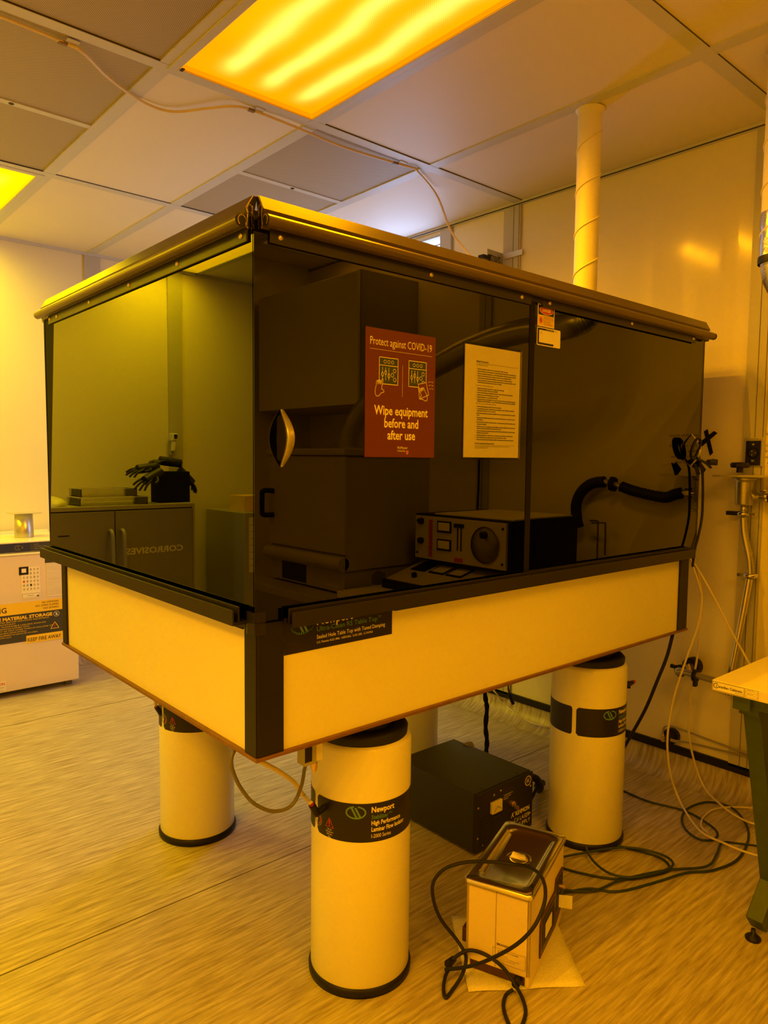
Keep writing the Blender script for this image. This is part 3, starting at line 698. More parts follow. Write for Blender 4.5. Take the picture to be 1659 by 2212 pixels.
ws = MB().rrect(S0, .884, 1.638, .992, 1.6875, .004, .0006, PAPERY).rrect(S0, .8865, 1.6405, .960, 1.685, .003, .0008, LBLK).rect(S0, .893, 1.646, .989, 1.680, .0010, PAPERY)
ws.text('ENCLOSURE', FRONT(-.0066), .925, 1.6815, .003, INKC, d=.0002, width=.03).text('Ebl, 18', FRONT(-.0066), .964, 1.681, .003, INKK, d=.0002).text('3B', FRONT(-.0066), .898, 1.670, .005, GREYCABL, d=.0003)
tag(ws.build('inspection_sticker'), 'cream and black handwritten inspection sticker just below the DANGER sticker', 'sticker')

# ---------------------------------------------------------------- coiled cord on the far handle
cc = thing('coiled_power_cord', 'black cord coiled on the far pane handle, its grey plug sticking out', 'cord', [(1.776,-0.03,1.375)][0])
pc = [(1.756,-0.04,1.369)][0]; cx, cy_, cz = pc
mb = MB()
for k in range(3):
    pts = [V(cx + .012 + .006 * k + .026 * math.sin(a), cy_ + .004 * k - .010 * math.cos(a), cz + .036 * math.cos(a)) for a in [2 * PI * j / 14 for j in range(14)]]
    mb.tube(pts, .0042, BLK, 8, 5, True)
mb.tube([(1.787,-0.035,1.334),(1.86,-0.035,1.317),(1.899,-0.035,1.301)], .005, BLK); mb.tube([(1.797,-0.03,1.342),(1.84,-0.03,1.301),(1.852,-0.03,1.25),(1.858,-0.03,1.183),(1.857,-0.03,1.115),(1.834,-0.03,1.048),(1.81,-0.03,0.999),(1.801,-0.03,0.941)], .0045, BLK)
mb.build('cable', cc)
a, b = [(1.868,-0.04,1.321),(1.908,-0.04,1.321)]; a, b = Vector(a), Vector(b)
mb = MB().cyl(a, b, .009, RUB, 14, .012).box((b.x - .002, b.y - .012, b.z - .012), (b.x + .012, b.y + .012, b.z + .010), RUB)
pl_ = mb.build('plug', cc, .002)
MB().box((b.x + .012, b.y - .004, b.z + .004), (b.x + .030, b.y - .002, b.z + .007), BRASS).box((b.x + .012, b.y + .003, b.z - .008), (b.x + .028, b.y + .005, b.z - .003), BRASS).build('prong', pl_)
q = [(1.74,-0.045,1.317),(1.772,-0.045,1.271),(1.796,-0.045,1.278),(1.761,-0.045,1.314)]; q2 = [(1.775,-0.05,1.317),(1.797,-0.05,1.271),(1.827,-0.05,1.294),(1.789,-0.05,1.317)]
mb = MB()
for s_ in (q, q2): mb.prism([(p[0], p[2]) for p in s_], FRONT(s_[0][1]), .002, BLKF)
mb.build('tape_tail', cc)
xt = MB(); wallf = FR((X1 - .001, 0, 0), (0, -1, 0), (0, 0, 1))
def wq(l): return [(-p[1], p[2]) for p in l]
xt.prism(wq([(2.137,0.107,1.443),(2.137,0.092,1.452),(2.137,0.066,1.358),(2.137,0.078,1.345)]), wallf, .001, BLKF); xt.prism(wq([(2.137,0.066,1.444),(2.137,0.052,1.435),(2.137,0.113,1.382),(2.137,0.114,1.406)]), wallf, .0016, BLKF)
tag(xt.build('tape_cross'), 'black tape cross on the wall beside the coiled cord', 'tape')

# ---------------------------------------------------------------- spiral ducts
def spiral(mb, x, y, z0, z1, r, turns, phase=0.):
    mb.lathe([(r, z0), (r, z1)], DUCTM, (x, y, 0), 40)
    n = int(turns * 24); pts = [V(x + (r + .0012) * math.cos(phase + 2 * PI * turns * i / n), y + (r + .0012) * math.sin(phase + 2 * PI * turns * i / n), z0 + (z1 - z0) * i / n) for i in range(n + 1)]
    mb.tube(pts, .0028, DUCTM, 6, 0)
d1 = thing('spiral_duct', 'cream spiral duct dropping from the ceiling into the enclosure roof', 'duct', (1.567, .302, 1.80))
mb = MB(); spiral(mb, 1.567, .302, 1.80, H - .01, .042, 5.2, .6); mb.build('spiral_pipe', d1)
MB().lathe([(.0425, H - .02), (.047, H - .004), (.052, H)], DUCTM, (1.567, .302, 0), 40).build('ceiling_collar', d1)
MB().lathe([(.0435, 1.80), (.0455, 1.825), (.0445, 1.86), (.048, 1.872), (.047, 1.885), (.0435, 1.895)], FOIL, (1.567, .302, 0), 22).build('foil_tape', d1)
DX, DY = 1.66, -.322
d2 = thing('spiral_duct', 'cream spiral duct at the right edge with silver foil elbow leading to the oven', 'duct', (DX, DY, 1.86))
mb = MB(); spiral(mb, DX, DY, 2.02, H - .01, .05, 4, 2.); mb.build('spiral_pipe', d2)
MB().lathe([(.0515, 1.955), (.053, 1.99), (.052, 2.03), (.054, 2.07), (.0515, 2.09)], FOIL, (DX, DY, 0), 24).build('foil_tape', d2)
MB().lathe([(.0535, 1.935), (.0545, 1.945), (.0535, 1.957)], BLK, (DX, DY, 0), 32).build('clamp', d2)
fp = [V(DX, DY, 1.95), V(DX, DY - .01, 1.895), V(DX - .02, DY - .05, 1.845), V(1.61, -.45, 1.83), V(1.6, -.65, 1.835), V(1.6, -.90, 1.80), V(1.6, -1.15, 1.73), V(1.6, -1.42, 1.66), V(1.6, -1.60, 1.59), V(1.58, -1.70, 1.47), V(1.58, -1.72, 1.375)]
sp_ = smoothpts(fp, 26); mb = MB(); mb.tube(sp_, .046, STEEL, 20, 0, rf=lambda i, K: (1 + .09 * (i % 2)) if i > 60 else 1.02 + .05 * math.sin(i * 2.1)); mb.build('flexible_hose', d2)

# ---------------------------------------------------------------- ceiling cable with clips
cb = MB().tube([V(-.8, 1.118, H - .008), V(-.4, 1.115, H - .007), V(-.166, 1.11, H - .006), V(.017, 1.124, H - .006), V(.073, 1.130, H - .012), V(.19, 1.232, H - .01), V(.345, 1.318, H - .008), V(.45, 1.315, H - .008), V(.525, 1.212, H - .01), V(.585, 1.126, H - .012), V(.663, 1.113, H - .006), V(.853, 1.108, H - .012), V(1.088, 1.123, H - .012), V(1.361, 1.110, H - .006), V(1.435, 1.095, H - .008), V(1.475, 1.10, H - .012)] + [(1.72,1.22,2.545),(1.72,1.127,2.366),(1.72,1.001,2.225),(1.72,0.911,2.119)] , .0048, CREAMC, 10, 8)
tag(cb.build('ceiling_cable'), 'cream cable sagging along the ceiling grid and dropping behind the enclosure', 'cable')
for k, (x, y, l) in enumerate(((.02, 1.125, 'small cable clip on the ceiling grid at the left, by the perforated panels'), (.667, 1.112, 'small cable clip on the grid at the near edge of the orange light'), (1.365, 1.11, 'small cable clip on the grid above the enclosure, last before the cable drops'))):
    t = thing('cable_clip', l, 'cable clip', (x, y, H), 'adhesive cable clips')
    MB().box((x - .022, y - .006, H - .012), (x + .004, y + .008, H - .003), pbr('clip_brown', (.22, .15, .09), .5) if k == 0 else MATS['clip_brown']).build('clip_jaw', t, .001)
    MB().box((x - .004, y - .028, H - .004), (x + .034, y + .002, H - .0005), GRID).build('adhesive_pad', t, .001)

# ---------------------------------------------------------------- fan on a wall bracket
fn = thing('wall_fan', 'small black box fan on a bent metal bracket behind the enclosure', 'fan', (2.0, 1.10, 2.28))
br = MB(); q = [(2.12,1.148,2.343),(2.12,1.033,2.345),(2.12,1.032,2.32),(2.12,1.141,2.315)]
br.prism(wq(q), FR((2.122, 0, 0), (0, -1, 0), (0, 0, 1)), .003, ALU)
yb = q[0][1]
q = [(2.019,1.17,2.355),(2.146,1.17,2.353),(2.152,1.17,2.283),(2.021,1.17,2.278)]
br.prism([(p[0], p[2]) for p in q], FRONT(1.17), .003, ALU); br.build('bracket', fn)
q = [(2.072,1.16,2.298)][0]; r_ = .038
fg = MB()
for k in range(5): fg.ring(FRONT(1.155), q[0] - .01, q[2] - .012, r_ * (.25 + .19 * k), .003, .004, ALU, 24)
fg.stroke(FRONT(1.155), [(q[0] - .045, q[2] - .045), (q[0] + .03, q[2] + .02)], .003, .005, ALU); fg.stroke(FRONT(1.155), [(q[0] - .045, q[2] + .02), (q[0] + .03, q[2] - .045)], .003, .005, ALU)
fg.build('finger_guard', fn)
MB().box((q[0] - .052, 1.158, q[2] - .055), (q[0] + .035, 1.168, q[2] + .030), BLK).build('fan_housing', fn, .003)
a, b = [(1.937,1.13,2.305),(1.985,1.13,2.286)]; MB().box((a[0], 1.12, b[2]), (b[0], 1.155, a[2]), BLK).build('terminal_box', fn, .002)

# ---------------------------------------------------------------- right wall fittings
ot = thing('wall_outlet', 'black twist-lock outlet in a steel plate on the wall trim', 'outlet', (X1 - .012, -.096, 1.36))
OF = FR((X1 - .013, 0, 0), (0, -1, 0), (0, 0, 1))
MB().rrect(OF, .060, 1.306, .130, 1.415, .004, .006, ALU).build('cover_plate', ot, .0015)
mb = MB().rect(OF, .068, 1.310, .122, 1.403, .010, BLK); mb.ring(OF, .096, 1.357, .019, .003, .012, BLKG, 24); mb.disc(OF, .096, 1.357, .016, .0115, RUB)
for a in (0, 2.1, 4.2): mb.disc(OF, .096 + .008 * math.cos(a), 1.357 + .008 * math.sin(a), .0025, .013, STEEL, 0, 8)
mb.text('TWIST LOCK', OF, .095, 1.4075, .0035, INKK, d=.0065, align='C'); mb.rect(OF, .090, 1.323, .101, 1.331, .011, STEEL)
mb.build('receptacle', ot); MB().disc(OF, .096, 1.389, .004, .013, SCREW).build('screw', ot)

VX, VY = 2.078, -.085
vv = thing('vacuum_valve', 'steel vacuum valve with black hand knob and flat plate on the right wall', 'valve', (VX, VY, 1.0))
MB().lathe([(.0, 1.30), (.012, 1.30), (.012, 1.318), (.030, 1.318), (.034, 1.324), (.034, 1.332), (.030, 1.338), (0, 1.340)], BLK, (VX - .02, VY + .012, -.018), 12, sharp=True).build('hand_knob', vv)
MB().box((VX - .085, VY - .14, 1.2655), (X1 - .013, VY + .085, 1.2735), ALU).build('mounting_plate', vv, .001)
mb = MB().lathe([(.0, 1.264), (.042, 1.264), (.042, 1.256), (.034, 1.250), (.0325, 1.244), (.0325, 1.165), (.030, 1.160), (.0, 1.160)], STEEL, (VX, VY, 0), 36)
mb.lathe([(0, 1.16), (.0125, 1.16), (.0125, 1.13), (0, 1.13)], STEEL, (VX, VY, 0), 20); mb.build('valve_body', vv)
MB().cyl((VX + .012, VY - .02, 1.19), (VX + .015, VY - .055, 1.195), .014, CHROME).cyl((VX + .015, VY - .055, 1.195), (VX + .015, VY - .075, 1.195), .022, CHROME).cyl((VX + .015, VY - .06, 1.195), (VX + .012, -.178, 1.195), .0125, CHROME).cyl((VX + .015, VY - .078, 1.178), (VX + .015, VY - .066, 1.218), .008, CHROME).build('side_pipe', vv)
mb = MB().lathe([(.0, 1.120), (.020, 1.120), (.024, 1.126), (.020, 1.132), (0, 1.132)], CHROME, (VX, VY, 0), 24).box((VX - .012, VY + .018, 1.119), (VX + .012, VY + .060, 1.134), BLK).cyl((VX, VY - .02, 1.127), (VX, VY - .045, 1.127), .005, CHROME)
mb.build('clamp', vv)
bp_ = [(2.08,-0.084,1.112),(2.08,-0.09,1.055),(2.08,-0.102,1.004),(2.08,-0.115,0.952),(2.08,-0.121,0.9)]
sp_ = smoothpts([Vector(p) for p in bp_], 14); MB().tube(sp_, .0140, STEEL, 16, 0, rf=lambda i, K: 1.2 if i % 2 else .78).build('bellows_hose', vv)
e_ = Vector(bp_[-1]); MB().lathe([(.0, -.007), (.024, -.007), (.026, 0), (.024, .007), (0, .007)], CHROME, e_ + V(0, 0, -.006), 24).box((e_.x - .01, e_.y + .018, e_.z - .013), (e_.x + .01, e_.y + .045, e_.z - .001), CHROME).build('clamp', vv)
pp = [(2.08,-0.118,0.881),(2.08,-0.094,0.699),(2.08,-0.07,0.531),(2.08,-0.054,0.417)]; MB().tube([Vector(p) for p in pp], .0125, CHROME, 16, 4).build('vacuum_pipe', vv)

lp = thing('floor_level_vacuum_line', 'steel pipe with black wing-nut clamps coming out of the wall near the bench', 'pipe', (X1, .10, .50))
c0 = Vector([(2.137,0.105,0.486)][0]); MB().cyl(c0, c0 - V(.035, 0, 0), .036, BLK, 32).build('wall_flange', lp, .003)
MB().cyl(c0 - V(.03, 0, 0), c0 - V(.13, 0, 0), .016, STEEL, 20).build('stub_pipe', lp)
a, b = [(1.99,0.076,0.492),(1.99,-0.047,0.488)]; a, b = Vector(a), Vector(b); a.x = b.x = c0.x - .145
MB().tube([c0 - V(.12, 0, 0), c0 - V(.142, .004, 0), Vector((a.x, a.y - .02, a.z)), b + V(0, -.3, -.02)], .0135, STEEL, 16, 8).build('elbow_pipe', lp)
for p, nm in ((c0 - V(.118, 0, 0), 0), (Vector((a.x, a.y - .045, a.z - .004)), 1)):
    mb = MB().cyl(p + (V(.007, 0, 0) if nm == 0 else V(0, .007, 0)), p - (V(.007, 0, 0) if nm == 0 else V(0, .007, 0)), .024, BLK, 24)
    mb.box((p.x - .006, p.y + .018, p.z + .004) if nm == 0 else (p.x - .01, p.y - .006, p.z - .042), (p.x + .006, p.y + .042, p.z + .018) if nm == 0 else (p.x + .01, p.y + .006, p.z - .018), BLK)
    mb.cyl(p + V(0, .022, .018), p + V(0, .030, .040), .004, BRASS, 8); mb.build('wing_clamp', lp, .001)
gp = thing('gas_port', 'round black wall port with two thin copper tubes running right along the skirting', 'pipe', (X1, .17, .165))
g0 = Vector([(2.137,0.184,0.168)][0]); MB().cyl(g0, g0 - V(.022, 0, 0), .032, BLK, 32).cyl(g0 - V(.02, 0, 0), g0 - V(.024, 0, 0), .026, BLKG, 32).build('port_disc', gp)
MB().tube([Vector(p) for p in [(2.1,0.201,0.158),(2.1,0.21,0.179),(2.1,0.205,0.207),(2.1,0.179,0.218),(2.1,0.135,0.217),(2.1,0.019,0.209),(2.1,-0.126,0.2),(2.1,-0.244,0.195)]], .0042, STEEL, 8, 6).build('copper_tube', gp)
MB().tube([Vector(p) for p in [(2.105,0.155,0.161),(2.105,0.077,0.171),(2.105,-0.036,0.179),(2.105,-0.142,0.186),(2.105,-0.259,0.188)]], .0042, STEEL, 8, 4).build('copper_tube', gp)
p = Vector([(2.09,0.204,0.161)][0]); MB().cyl(p + V(0, 0, .012), p - V(0, 0, .014), .007, BRASS, 8).build('brass_union', gp); mb = MB(); p = Vector([(2.1,0.16,0.16)][0]); mb.cyl(p + V(0, .014, 0), p - V(0, .016, 0), .007, BRASS, 8); mb.build('brass_union', gp)

# ---------------------------------------------------------------- workbench with green legs
BX0, BX1, BY0, BY1, BZ = 1.080, 1.95, -1.165, -.438, .765
bn = thing('workbench', 'cream-topped workbench on green crossed steel legs at the right edge', 'workbench', (1.47, -.8, 0))
MB().box((BX0, BY0, BZ - .028), (BX1, BY1, BZ), BENCH).build('bench_top', bn, .0015)
LF = LEFT(BX0 - .0004); lb = MB().rect(LF, .4395, .7385, .553, .7635, .0006, PAPER)
def box_out(a, b, c, d, wd=.0006): lb.stroke(LF, [(a, b), (c, b), (c, d), (a, d)], wd, .0009, INKK, True)
box_out(.4405, .7395, .519, .7625); box_out(.4415, .7405, .518, .7615, .0004); box_out(.521, .7395, .552, .7625); box_out(.5235, .7425, .5495, .7475, .0004); box_out(.5235, .7525, .5495, .7575, .0004)
lb.text('Canadian Cabinets', LF, .449, .7485, .0065, INKK, d=.0010, width=.065, bold=.02); lb.text('North York', LF, .497, .7435, .0028, INKK, d=.0010)
lb.ring(LF, .4495, .752, .0062, .0016, .0010, INKK, 10, 60, 300)
for k, s_ in enumerate(('MODEL NO.', 'SERIAL NO.')): lb.text(s_, LF, .5265, .7592 - .0098 * k, .002, INKK, d=.001)
lb.build('maker_label', bn)
def leg(y):
    mb = MB(); th = .045
    def bar(p, q, wd, nm):
        p, q = Vector(p), Vector(q); d = (q - p).normalized(); n_ = V(-d.z, 0, d.x) * wd / 2; mb.add([p - n_ + V(0, s * th / 2, 0) for s in (-1, 1)] + [p + n_ + V(0, s * th / 2, 0) for s in (-1, 1)] + [q - n_ + V(0, s * th / 2, 0) for s in (-1, 1)] + [q + n_ + V(0, s * th / 2, 0) for s in (-1, 1)], [(0, 1, 3, 2), (4, 6, 7, 5), (0, 4, 5, 1), (2, 3, 7, 6), (0, 2, 6, 4), (1, 5, 7, 3)], GREEN)
    M_ = 1.47
    for s in (-1, 1):
        bar((M_ + s * .245, y, .69), (M_ + s * .055, y, .10), .058, 0)
        bar((M_ + s * .165, y, .035), (M_ - s * .01, y, .19), .058, 0)
        mb.box((M_ + s * .05 - .02, y - th / 2 - .004, .115), (M_ + s * .05 + .02, y + th / 2 + .004, .165), GREEN)
    mb.box((M_ - .335, y - .022, .685), (M_ + .335, y + .022, .7365), GREEN).box((M_ - .285, y - .026, .66), (M_ - .205, y + .026, .70), GREEN).box((M_ + .205, y - .026, .66), (M_ + .285, y + .026, .70), GREEN)
    lg = mb.build('crossed_leg', bn, .003)
    for s in (-1, 1):
        f_ = MB().lathe([(0, 0), (.020, 0), (.021, .006), (.014, .012), (.006, .014), (.006, .03), (0, .03)], BLK, (M_ + s * .182, y, 0), 20); f_.build('levelling_foot', lg)
        MB().disc(FRONT(y - th / 2 - .005), M_ + s * .05, .14, .007, .004, SCREW).build('pivot_bolt', lg)
leg(-.49); leg(-1.11)
MB().box((1.15, -1.1, .69), (1.19, -.5, .735), GREEN).build('apron_rail', bn, .002); MB().box((1.75, -1.1, .69), (1.79, -.5, .735), GREEN).build('apron_rail', bn, .002)

# second bench under the oven
b2 = thing('oven_bench', 'thick-topped low bench carrying the drying oven, mirrored in the front pane', 'workbench', (1.42, -1.6, 0))
MB().box((1.04, -2.30, .690), (1.80, -1.19, .728), OVEN).build('bench_top', b2, .003)
for x in (1.10, 1.73):
    for y in (-1.26, -2.23): MB().box((x, y - .025, 0), (x + .045, y + .025, .69), BLK).build('leg', b2, .003)
# drying oven
ov = thing('drying_oven', 'cream-grey laboratory drying oven with a black door handle, mirrored in the front pane', 'oven', (1.4, -1.5, .728))
OVF = LEFT(1.150)
MB().box((1.16, -1.795, .835), (1.66, -1.205, 1.335), OVEN).build('cabinet_body', ov, .006)
MB().box((1.145, -1.80, .905), (1.165, -1.20, 1.330), OVEN).build('door', ov, .004)
MB().box((1.135, -1.81, 1.332), (1.66, -1.19, 1.362), OVEN).build('top_trim', ov, .006)
MB().tube([V(1.142, -1.80, .865), V(1.142, -1.20, .865)], .030, OVEN, 20, 0).box((1.15, -1.80, .835), (1.66, -1.20, .897), OVEN).build('bumper', ov)
mb = MB().box((1.155, -1.79, .738), (1.65, -1.21, .832), OVEN); mb.rect(LEFT(1.155), 1.494, .745, 1.694, .828, .001, INKK)
mb.text('Fisher Scientific', LEFT(1.155), 1.25, .756, .012, INKC, d=.001, width=.09)
for k in range(9): mb.box((1.31 + .009 * k, -1.2105, .75 + .008 * abs(k - 4) / 2), (1.314 + .009 * k, -1.2095, .822 - .008 * abs(k - 4) / 2), INKK)
mb.build('control_base', ov, .003)
MB().tube([V(1.145, -1.755, 1.16), V(1.10, -1.775, 1.16), V(1.095, -1.778, 1.13), V(1.095, -1.778, 1.07), V(1.10, -1.775, 1.045), V(1.145, -1.755, 1.045)], .012, BLK, 12, 5).build('door_handle', ov)
for a in ((1.2, -1.76), (1.2, -1.24), (1.6, -1.76), (1.6, -1.24)): MB().cyl((*a, .728), (*a, .739), .014, RUB, 16).build('foot', ov)
MB().lathe([(.056, 1.362), (.056, 1.375), (.048, 1.38), (.048, 1.42)], OVEN, (1.58, -1.72, 0), 32).build('exhaust_collar', ov)
# wall cupboard above the oven
wc = thing('wall_cupboard', 'pale cupboard hung on the right wall above the oven, mirrored in the front pane', 'cupboard', (1.92, -2.25, 1.6))
MB().box((1.72, -2.80, 1.60), (X1 - .001, -1.80, 2.32), OVEN).build('carcass', wc, .004)
MB().box((1.70, -2.795, 1.61), (1.719, -1.805, 2.31), WHITE).build('door', wc, .004)

# instruments on the bench
ins = thing('rack_instrument', 'rack instrument with two meters and a round dial, mirrored in the front pane', 'instrument', (1.45, -.64, BZ))
IX = 1.450
IF = LEFT(IX); IF2 = LEFT(IX - .0005)
def iy(y): return lerp(-.561, -1.096, (-.397 - y) / .490)        # instrument face runs from y = -.561 to -1.096
def iz(z): return .888 + (z - .912) * (1.074 - .888) / (1.098 - .912)
def irect(mb, u0, z0, u1, z1, d, m, back=0.): return mb.rect(IF2, -iy(-u0), iz(z0), -iy(-u1), iz(z1), d, m, back)
MB().box((IX + .012, iy(-.885), iz(.905)), (1.93, iy(-.392), iz(1.105)), BLK).box((1.60, iy(-.86), BZ), (1.90, iy(-.42), iz(.905)), BLK).build('case', ins, .003)
irect(MB(), .405, .912, .872, 1.098, -.012, INSTR).build('face_panel', ins, .001)
for z0 in (1.035, .958):
    mt_ = MB(); irect(mt_, .672, z0, .745, z0 + .048, .006, BLK); irect(mt_, .678, z0 + .008, .739, z0 + .042, .0068, LENS); mt_.build('meter', ins, .001)
for z0 in (1.075, .99): MB().lathe([(.014, 0), (.013, .016), (0, .017)], BLK, (IX - .0005, iy(-.835), iz(z0)), 20, (-1, 0, 0)).build('knob', ins)
mb = MB()
for k in range(12): irect(mb, .775, .925 + k * .0135, .792, .935 + k * .0135, .004, INKR)
mb.build('button_row', ins)
mb = MB()
for a in ((.618, .965, .624, 1.06, .002, INKK), (.636, .965, .642, 1.06, .002, INKK), (.608, 1.062, .656, 1.078, .006, BLK), (.612, .918, .652, .935, .004, INKR)): irect(mb, *a)
mb.build('slider', ins)
dc = V(IX - .0005, iy(-.500), iz(1.003))
dl = MB().lathe([(.074, 0), (.074, .004), (.0, .005)], CLEAR, dc, 40, (-1, 0, 0)).lathe([(.0735, 0), (.076, .003), (.0745, .006)], CHROME, dc, 40, (-1, 0, 0)).build('round_dial', ins)
MB().lathe([(.014, 0), (.014, .02), (0, .021)], BLK, dc + V(-.004, 0, .042), 20, (-1, 0, 0)).build('crank_knob', dl)
for y, z in ((-.42, 1.075), (-.42, .935), (-.86, 1.075), (-.86, .935)): MB().lathe([(.006, 0), (.004, .004), (0, .005)], BLK, (IX - .0005, iy(y), iz(z)), 12, (-1, 0, 0)).build('rack_screw', ins)
pp_ = MB().box((IX + .04, iy(-.80), iz(1.106)), (1.90, iy(-.40), iz(1.106) + .005), PAPER); tag(pp_.build('paper_sheets'), 'loose paper sheets lying on top of the rack instrument, mirrored in the front pane', 'papers')
con = thing('sloping_control_console', 'low sloping control console with two meters in front of the rack instrument', 'instrument', (1.44, -.87, BZ))
CY0, CY1, CX0, CX1 = -1.115, -.62, 1.285, 1.575
mb = MB(); mb.prism([(CX0, BZ), (CX1, BZ), (CX1, .868), (CX1 - .03, .868), (CX0, .800)], FRONT(CY1), CY1 - CY0, BLK, 0); mb.build('console_case', con, .003)
sl = math.atan2(.068, .26); CF = (V(CX0, CY1, .8006), V(0, -1, 0), V(math.cos(sl), 0, math.sin(sl)), V(-math.sin(sl), 0, math.cos(sl)))
mb = MB().rect(CF, .014, .012, .48, .255, .003, INSTR); mb.build('console_face', con)
for a in (.36, .15, .25):
    MB().rect(CF, a, .13, a + .085, .22, .008, BLK).rect(CF, a + .008, .14, a + .077, .21, .009, LENS if a < .3 else BLK).build('meter', con)
MB().cyl(CF[0] + CF[1] * .36 + CF[2] * .07 + CF[3] * .003, CF[0] + CF[1] * .36 + CF[2] * .07 + CF[3] * .02, .012, BLK).build('knob', con)

# corrugated hose on the wall and its tubes
hp = [V(2.09, -.175, 1.195), V(2.085, -.21, 1.185)] + [Vector(p) for p in [(2.08,-0.248,1.173),(2.08,-0.373,1.192),(2.08,-0.443,1.211)]]
t = thing('corrugated_hose', 'corrugated hose with a joined coupling along the right wall above the instruments', 'hose', hp[2])
MB().tube(smoothpts(hp, 16), .022, RUB, 14, 0, rf=lambda i, K: 1.08 if i % 2 else .92).build('corrugated_tube', t)
hq = [Vector(p) for p in [(2.08,-0.524,1.229),(2.08,-0.587,1.219),(2.08,-0.64,1.181),(2.08,-0.667,1.121),(2.08,-0.66,1.047),(2.08,-0.649,1.017)]]
MB().tube(smoothpts(hq, 14), .024, RUB, 14, 0, rf=lambda i, K: 1.06 if i % 2 else .94).build('corrugated_tube', t)
a, b = hp[-1], hq[0]; mid = (a + b) / 2; MB().cyl(a, b, .013, STEEL).cyl(mid - V(0, .008, 0), mid + V(0, .008, 0), .034, BLK, 6).build('coupling', t)
t = MB()
for l in ([(2.06,-0.58,1.054),(2.06,-0.542,1.055),(2.06,-0.539,1.037),(2.06,-0.538,0.882)], [(2.06,-0.572,1.044),(2.06,-0.51,1.049),(2.06,-0.502,1.033),(2.06,-0.5,0.907)]): t.tube([Vector(p) for p in l], .004, GREYC, 8, 4)
tag(t.build('thin_wall_tubes'), 'two thin bent tubes on the wall beside the rack instrument', 'tube')
nf = FR((X1 - .0015, 0, 0), (0, -1, 0), (0, 0, 1)); q = [(2.137,-0.278,1.421),(2.137,-0.07,1.281)]
nn_ = MB().rect(nf, .10, 1.31, .30, 1.46, .0006, WALL)
for k, (s_, wd) in enumerate((('Proceed with the Beamed', .14), ('', 0), ('NOT > 1250 < 260', .14), ('THE IS ON', .10), ('with an LV & C to the', .13), ('it will break.', .12))):
    if s_: nn_.text(s_, nf, .12, 1.425 - .022 * k, .009, INKK, d=.0012, width=wd)
tag(nn_.build('typed_wall_notice'), 'typed warning notice on the right wall, mirrored at the far end of the front pane', 'notice')
cbx = MB().tube([Vector(p) for p in [(2.11,-1.298,1.339),(2.11,-1.298,1.206),(2.11,-1.303,1.036),(2.11,-1.303,0.914)]], .005, BLK, 8, 4); tag(cbx.build('hanging_cable'), 'black cable hanging down the right wall behind the rack instrument', 'cable')

# ---------------------------------------------------------------- power supply
ps = thing('laser_power_supply', 'black laser power supply box on the floor between the legs', 'power supply', (1.157, .478, 0))
PX0, PX1, PY0, PY1, PZ = 1.008, 1.308, .292, .672, .213
MB().box((PX0, PY0 + .004, .012), (PX1, PY1, PZ), DARKBOX).build('case', ps, .002)
PF = FRONT(PY0 + .001)
mb = MB().rrect(PF, PX0 - .002, .010, PX1 + .004, PZ - .002, .006, .006, LBLK)
T = FRONT(PY0 - .006)
mb.text('KIMMON', T, 1.216, .077, .0155, INKC, d=.0005, width=.078, bold=.03).text('K', T, 1.192, .075, .019, INKC, d=.0005, shear=.4)
mb.text('He-Cd LASER', T, 1.296, .053, .015, INKC, d=.0005, width=.118, align='R').text('POWER SUPPLY', T, 1.300, .031, .015, INKC, d=.0005, width=.145, align='R')
mb.ring(T, 1.283, .184, .0165, .004, .0006, INKC, 20); mb.text('IK', T, 1.283, .177, .015, INKC, d=.0006, align='C', shear=.2)
for k, s_ in enumerate(('LASER RADIATION', 'KEY CONTROL', 'EMISSION')): mb.text(s_, T, 1.15, .168 - .007 * k, .004, INKC, d=.0005)
mb.build('face_plate', ps, .001)
for r_ in range(2):
    for k in range(9):
        MB().rect(T, 1.030 + .055 * r_, .030 + .011 * k, 1.072 + .055 * r_, .034 + .011 * k, .0006, INKK).build('vent_slot', ps)
mt_ = MB().rect(T, 1.078, .128, 1.133, .168, .010, LENS).build('meter', ps, .002)
MB().rect(FRONT(PY0 - .016), 1.083, .128, 1.129, .160, .0006, LENS).stroke(FRONT(PY0 - .0166), [(1.088, .134), (1.106, .15), (1.125, .137)], .0018, .0004, INKK).build('meter_scale', mt_)
ks = MB().cyl((1.190, PY0 - .006, .132), (1.190, PY0 - .018, .132), .010, BRASS).cyl((1.190, PY0 - .018, .132), (1.190, PY0 - .024, .132), .006, BRASS).build('key_switch', ps)
KEYM = pbr('worn_key', (.30, .22, .13), .5, .4)
MB().box((1.192, PY0 - .038, .116), (1.195, PY0 - .02, .130), KEYM).tube([V(1.194, PY0 - .036, .116), V(1.199, PY0 - .038, .110), V(1.203, PY0 - .036, .103), V(1.196, PY0 - .035, .108)], .001, STEEL, 6, 4, True).build('key', ks)
for x, z in ((1.02, .165), (1.02, .06), (1.30, .16), (1.30, .06), (1.10, .187), (1.135, .192), (1.045, .03)): MB().lathe([(.004, 0), (.0, .003)], SCREW, (x, PY0 - .005, z), 10, (0, -1, 0)).build('screw', ps)
for x, y in ((1.06, .31), (1.25, .31), (1.06, .65), (1.25, .65)): MB().lathe([(.004, 0), (0, .002)], BLK, (x, y, PZ), 10).build('screw', ps)
for x, y in ((1.04, .33), (1.28, .33), (1.04, .64), (1.28, .64)): MB().cyl((x, y, 0), (x, y, .013), .012, RUB, 14).build('foot', ps)
MB().cyl((PX1, .36, .165), (PX1 + .028, .35, .168), .022, BLK).cyl((PX1 + .02, .352, .168), (PX1 + .045, .345, .16), .017, BLK).build('connector', ps)
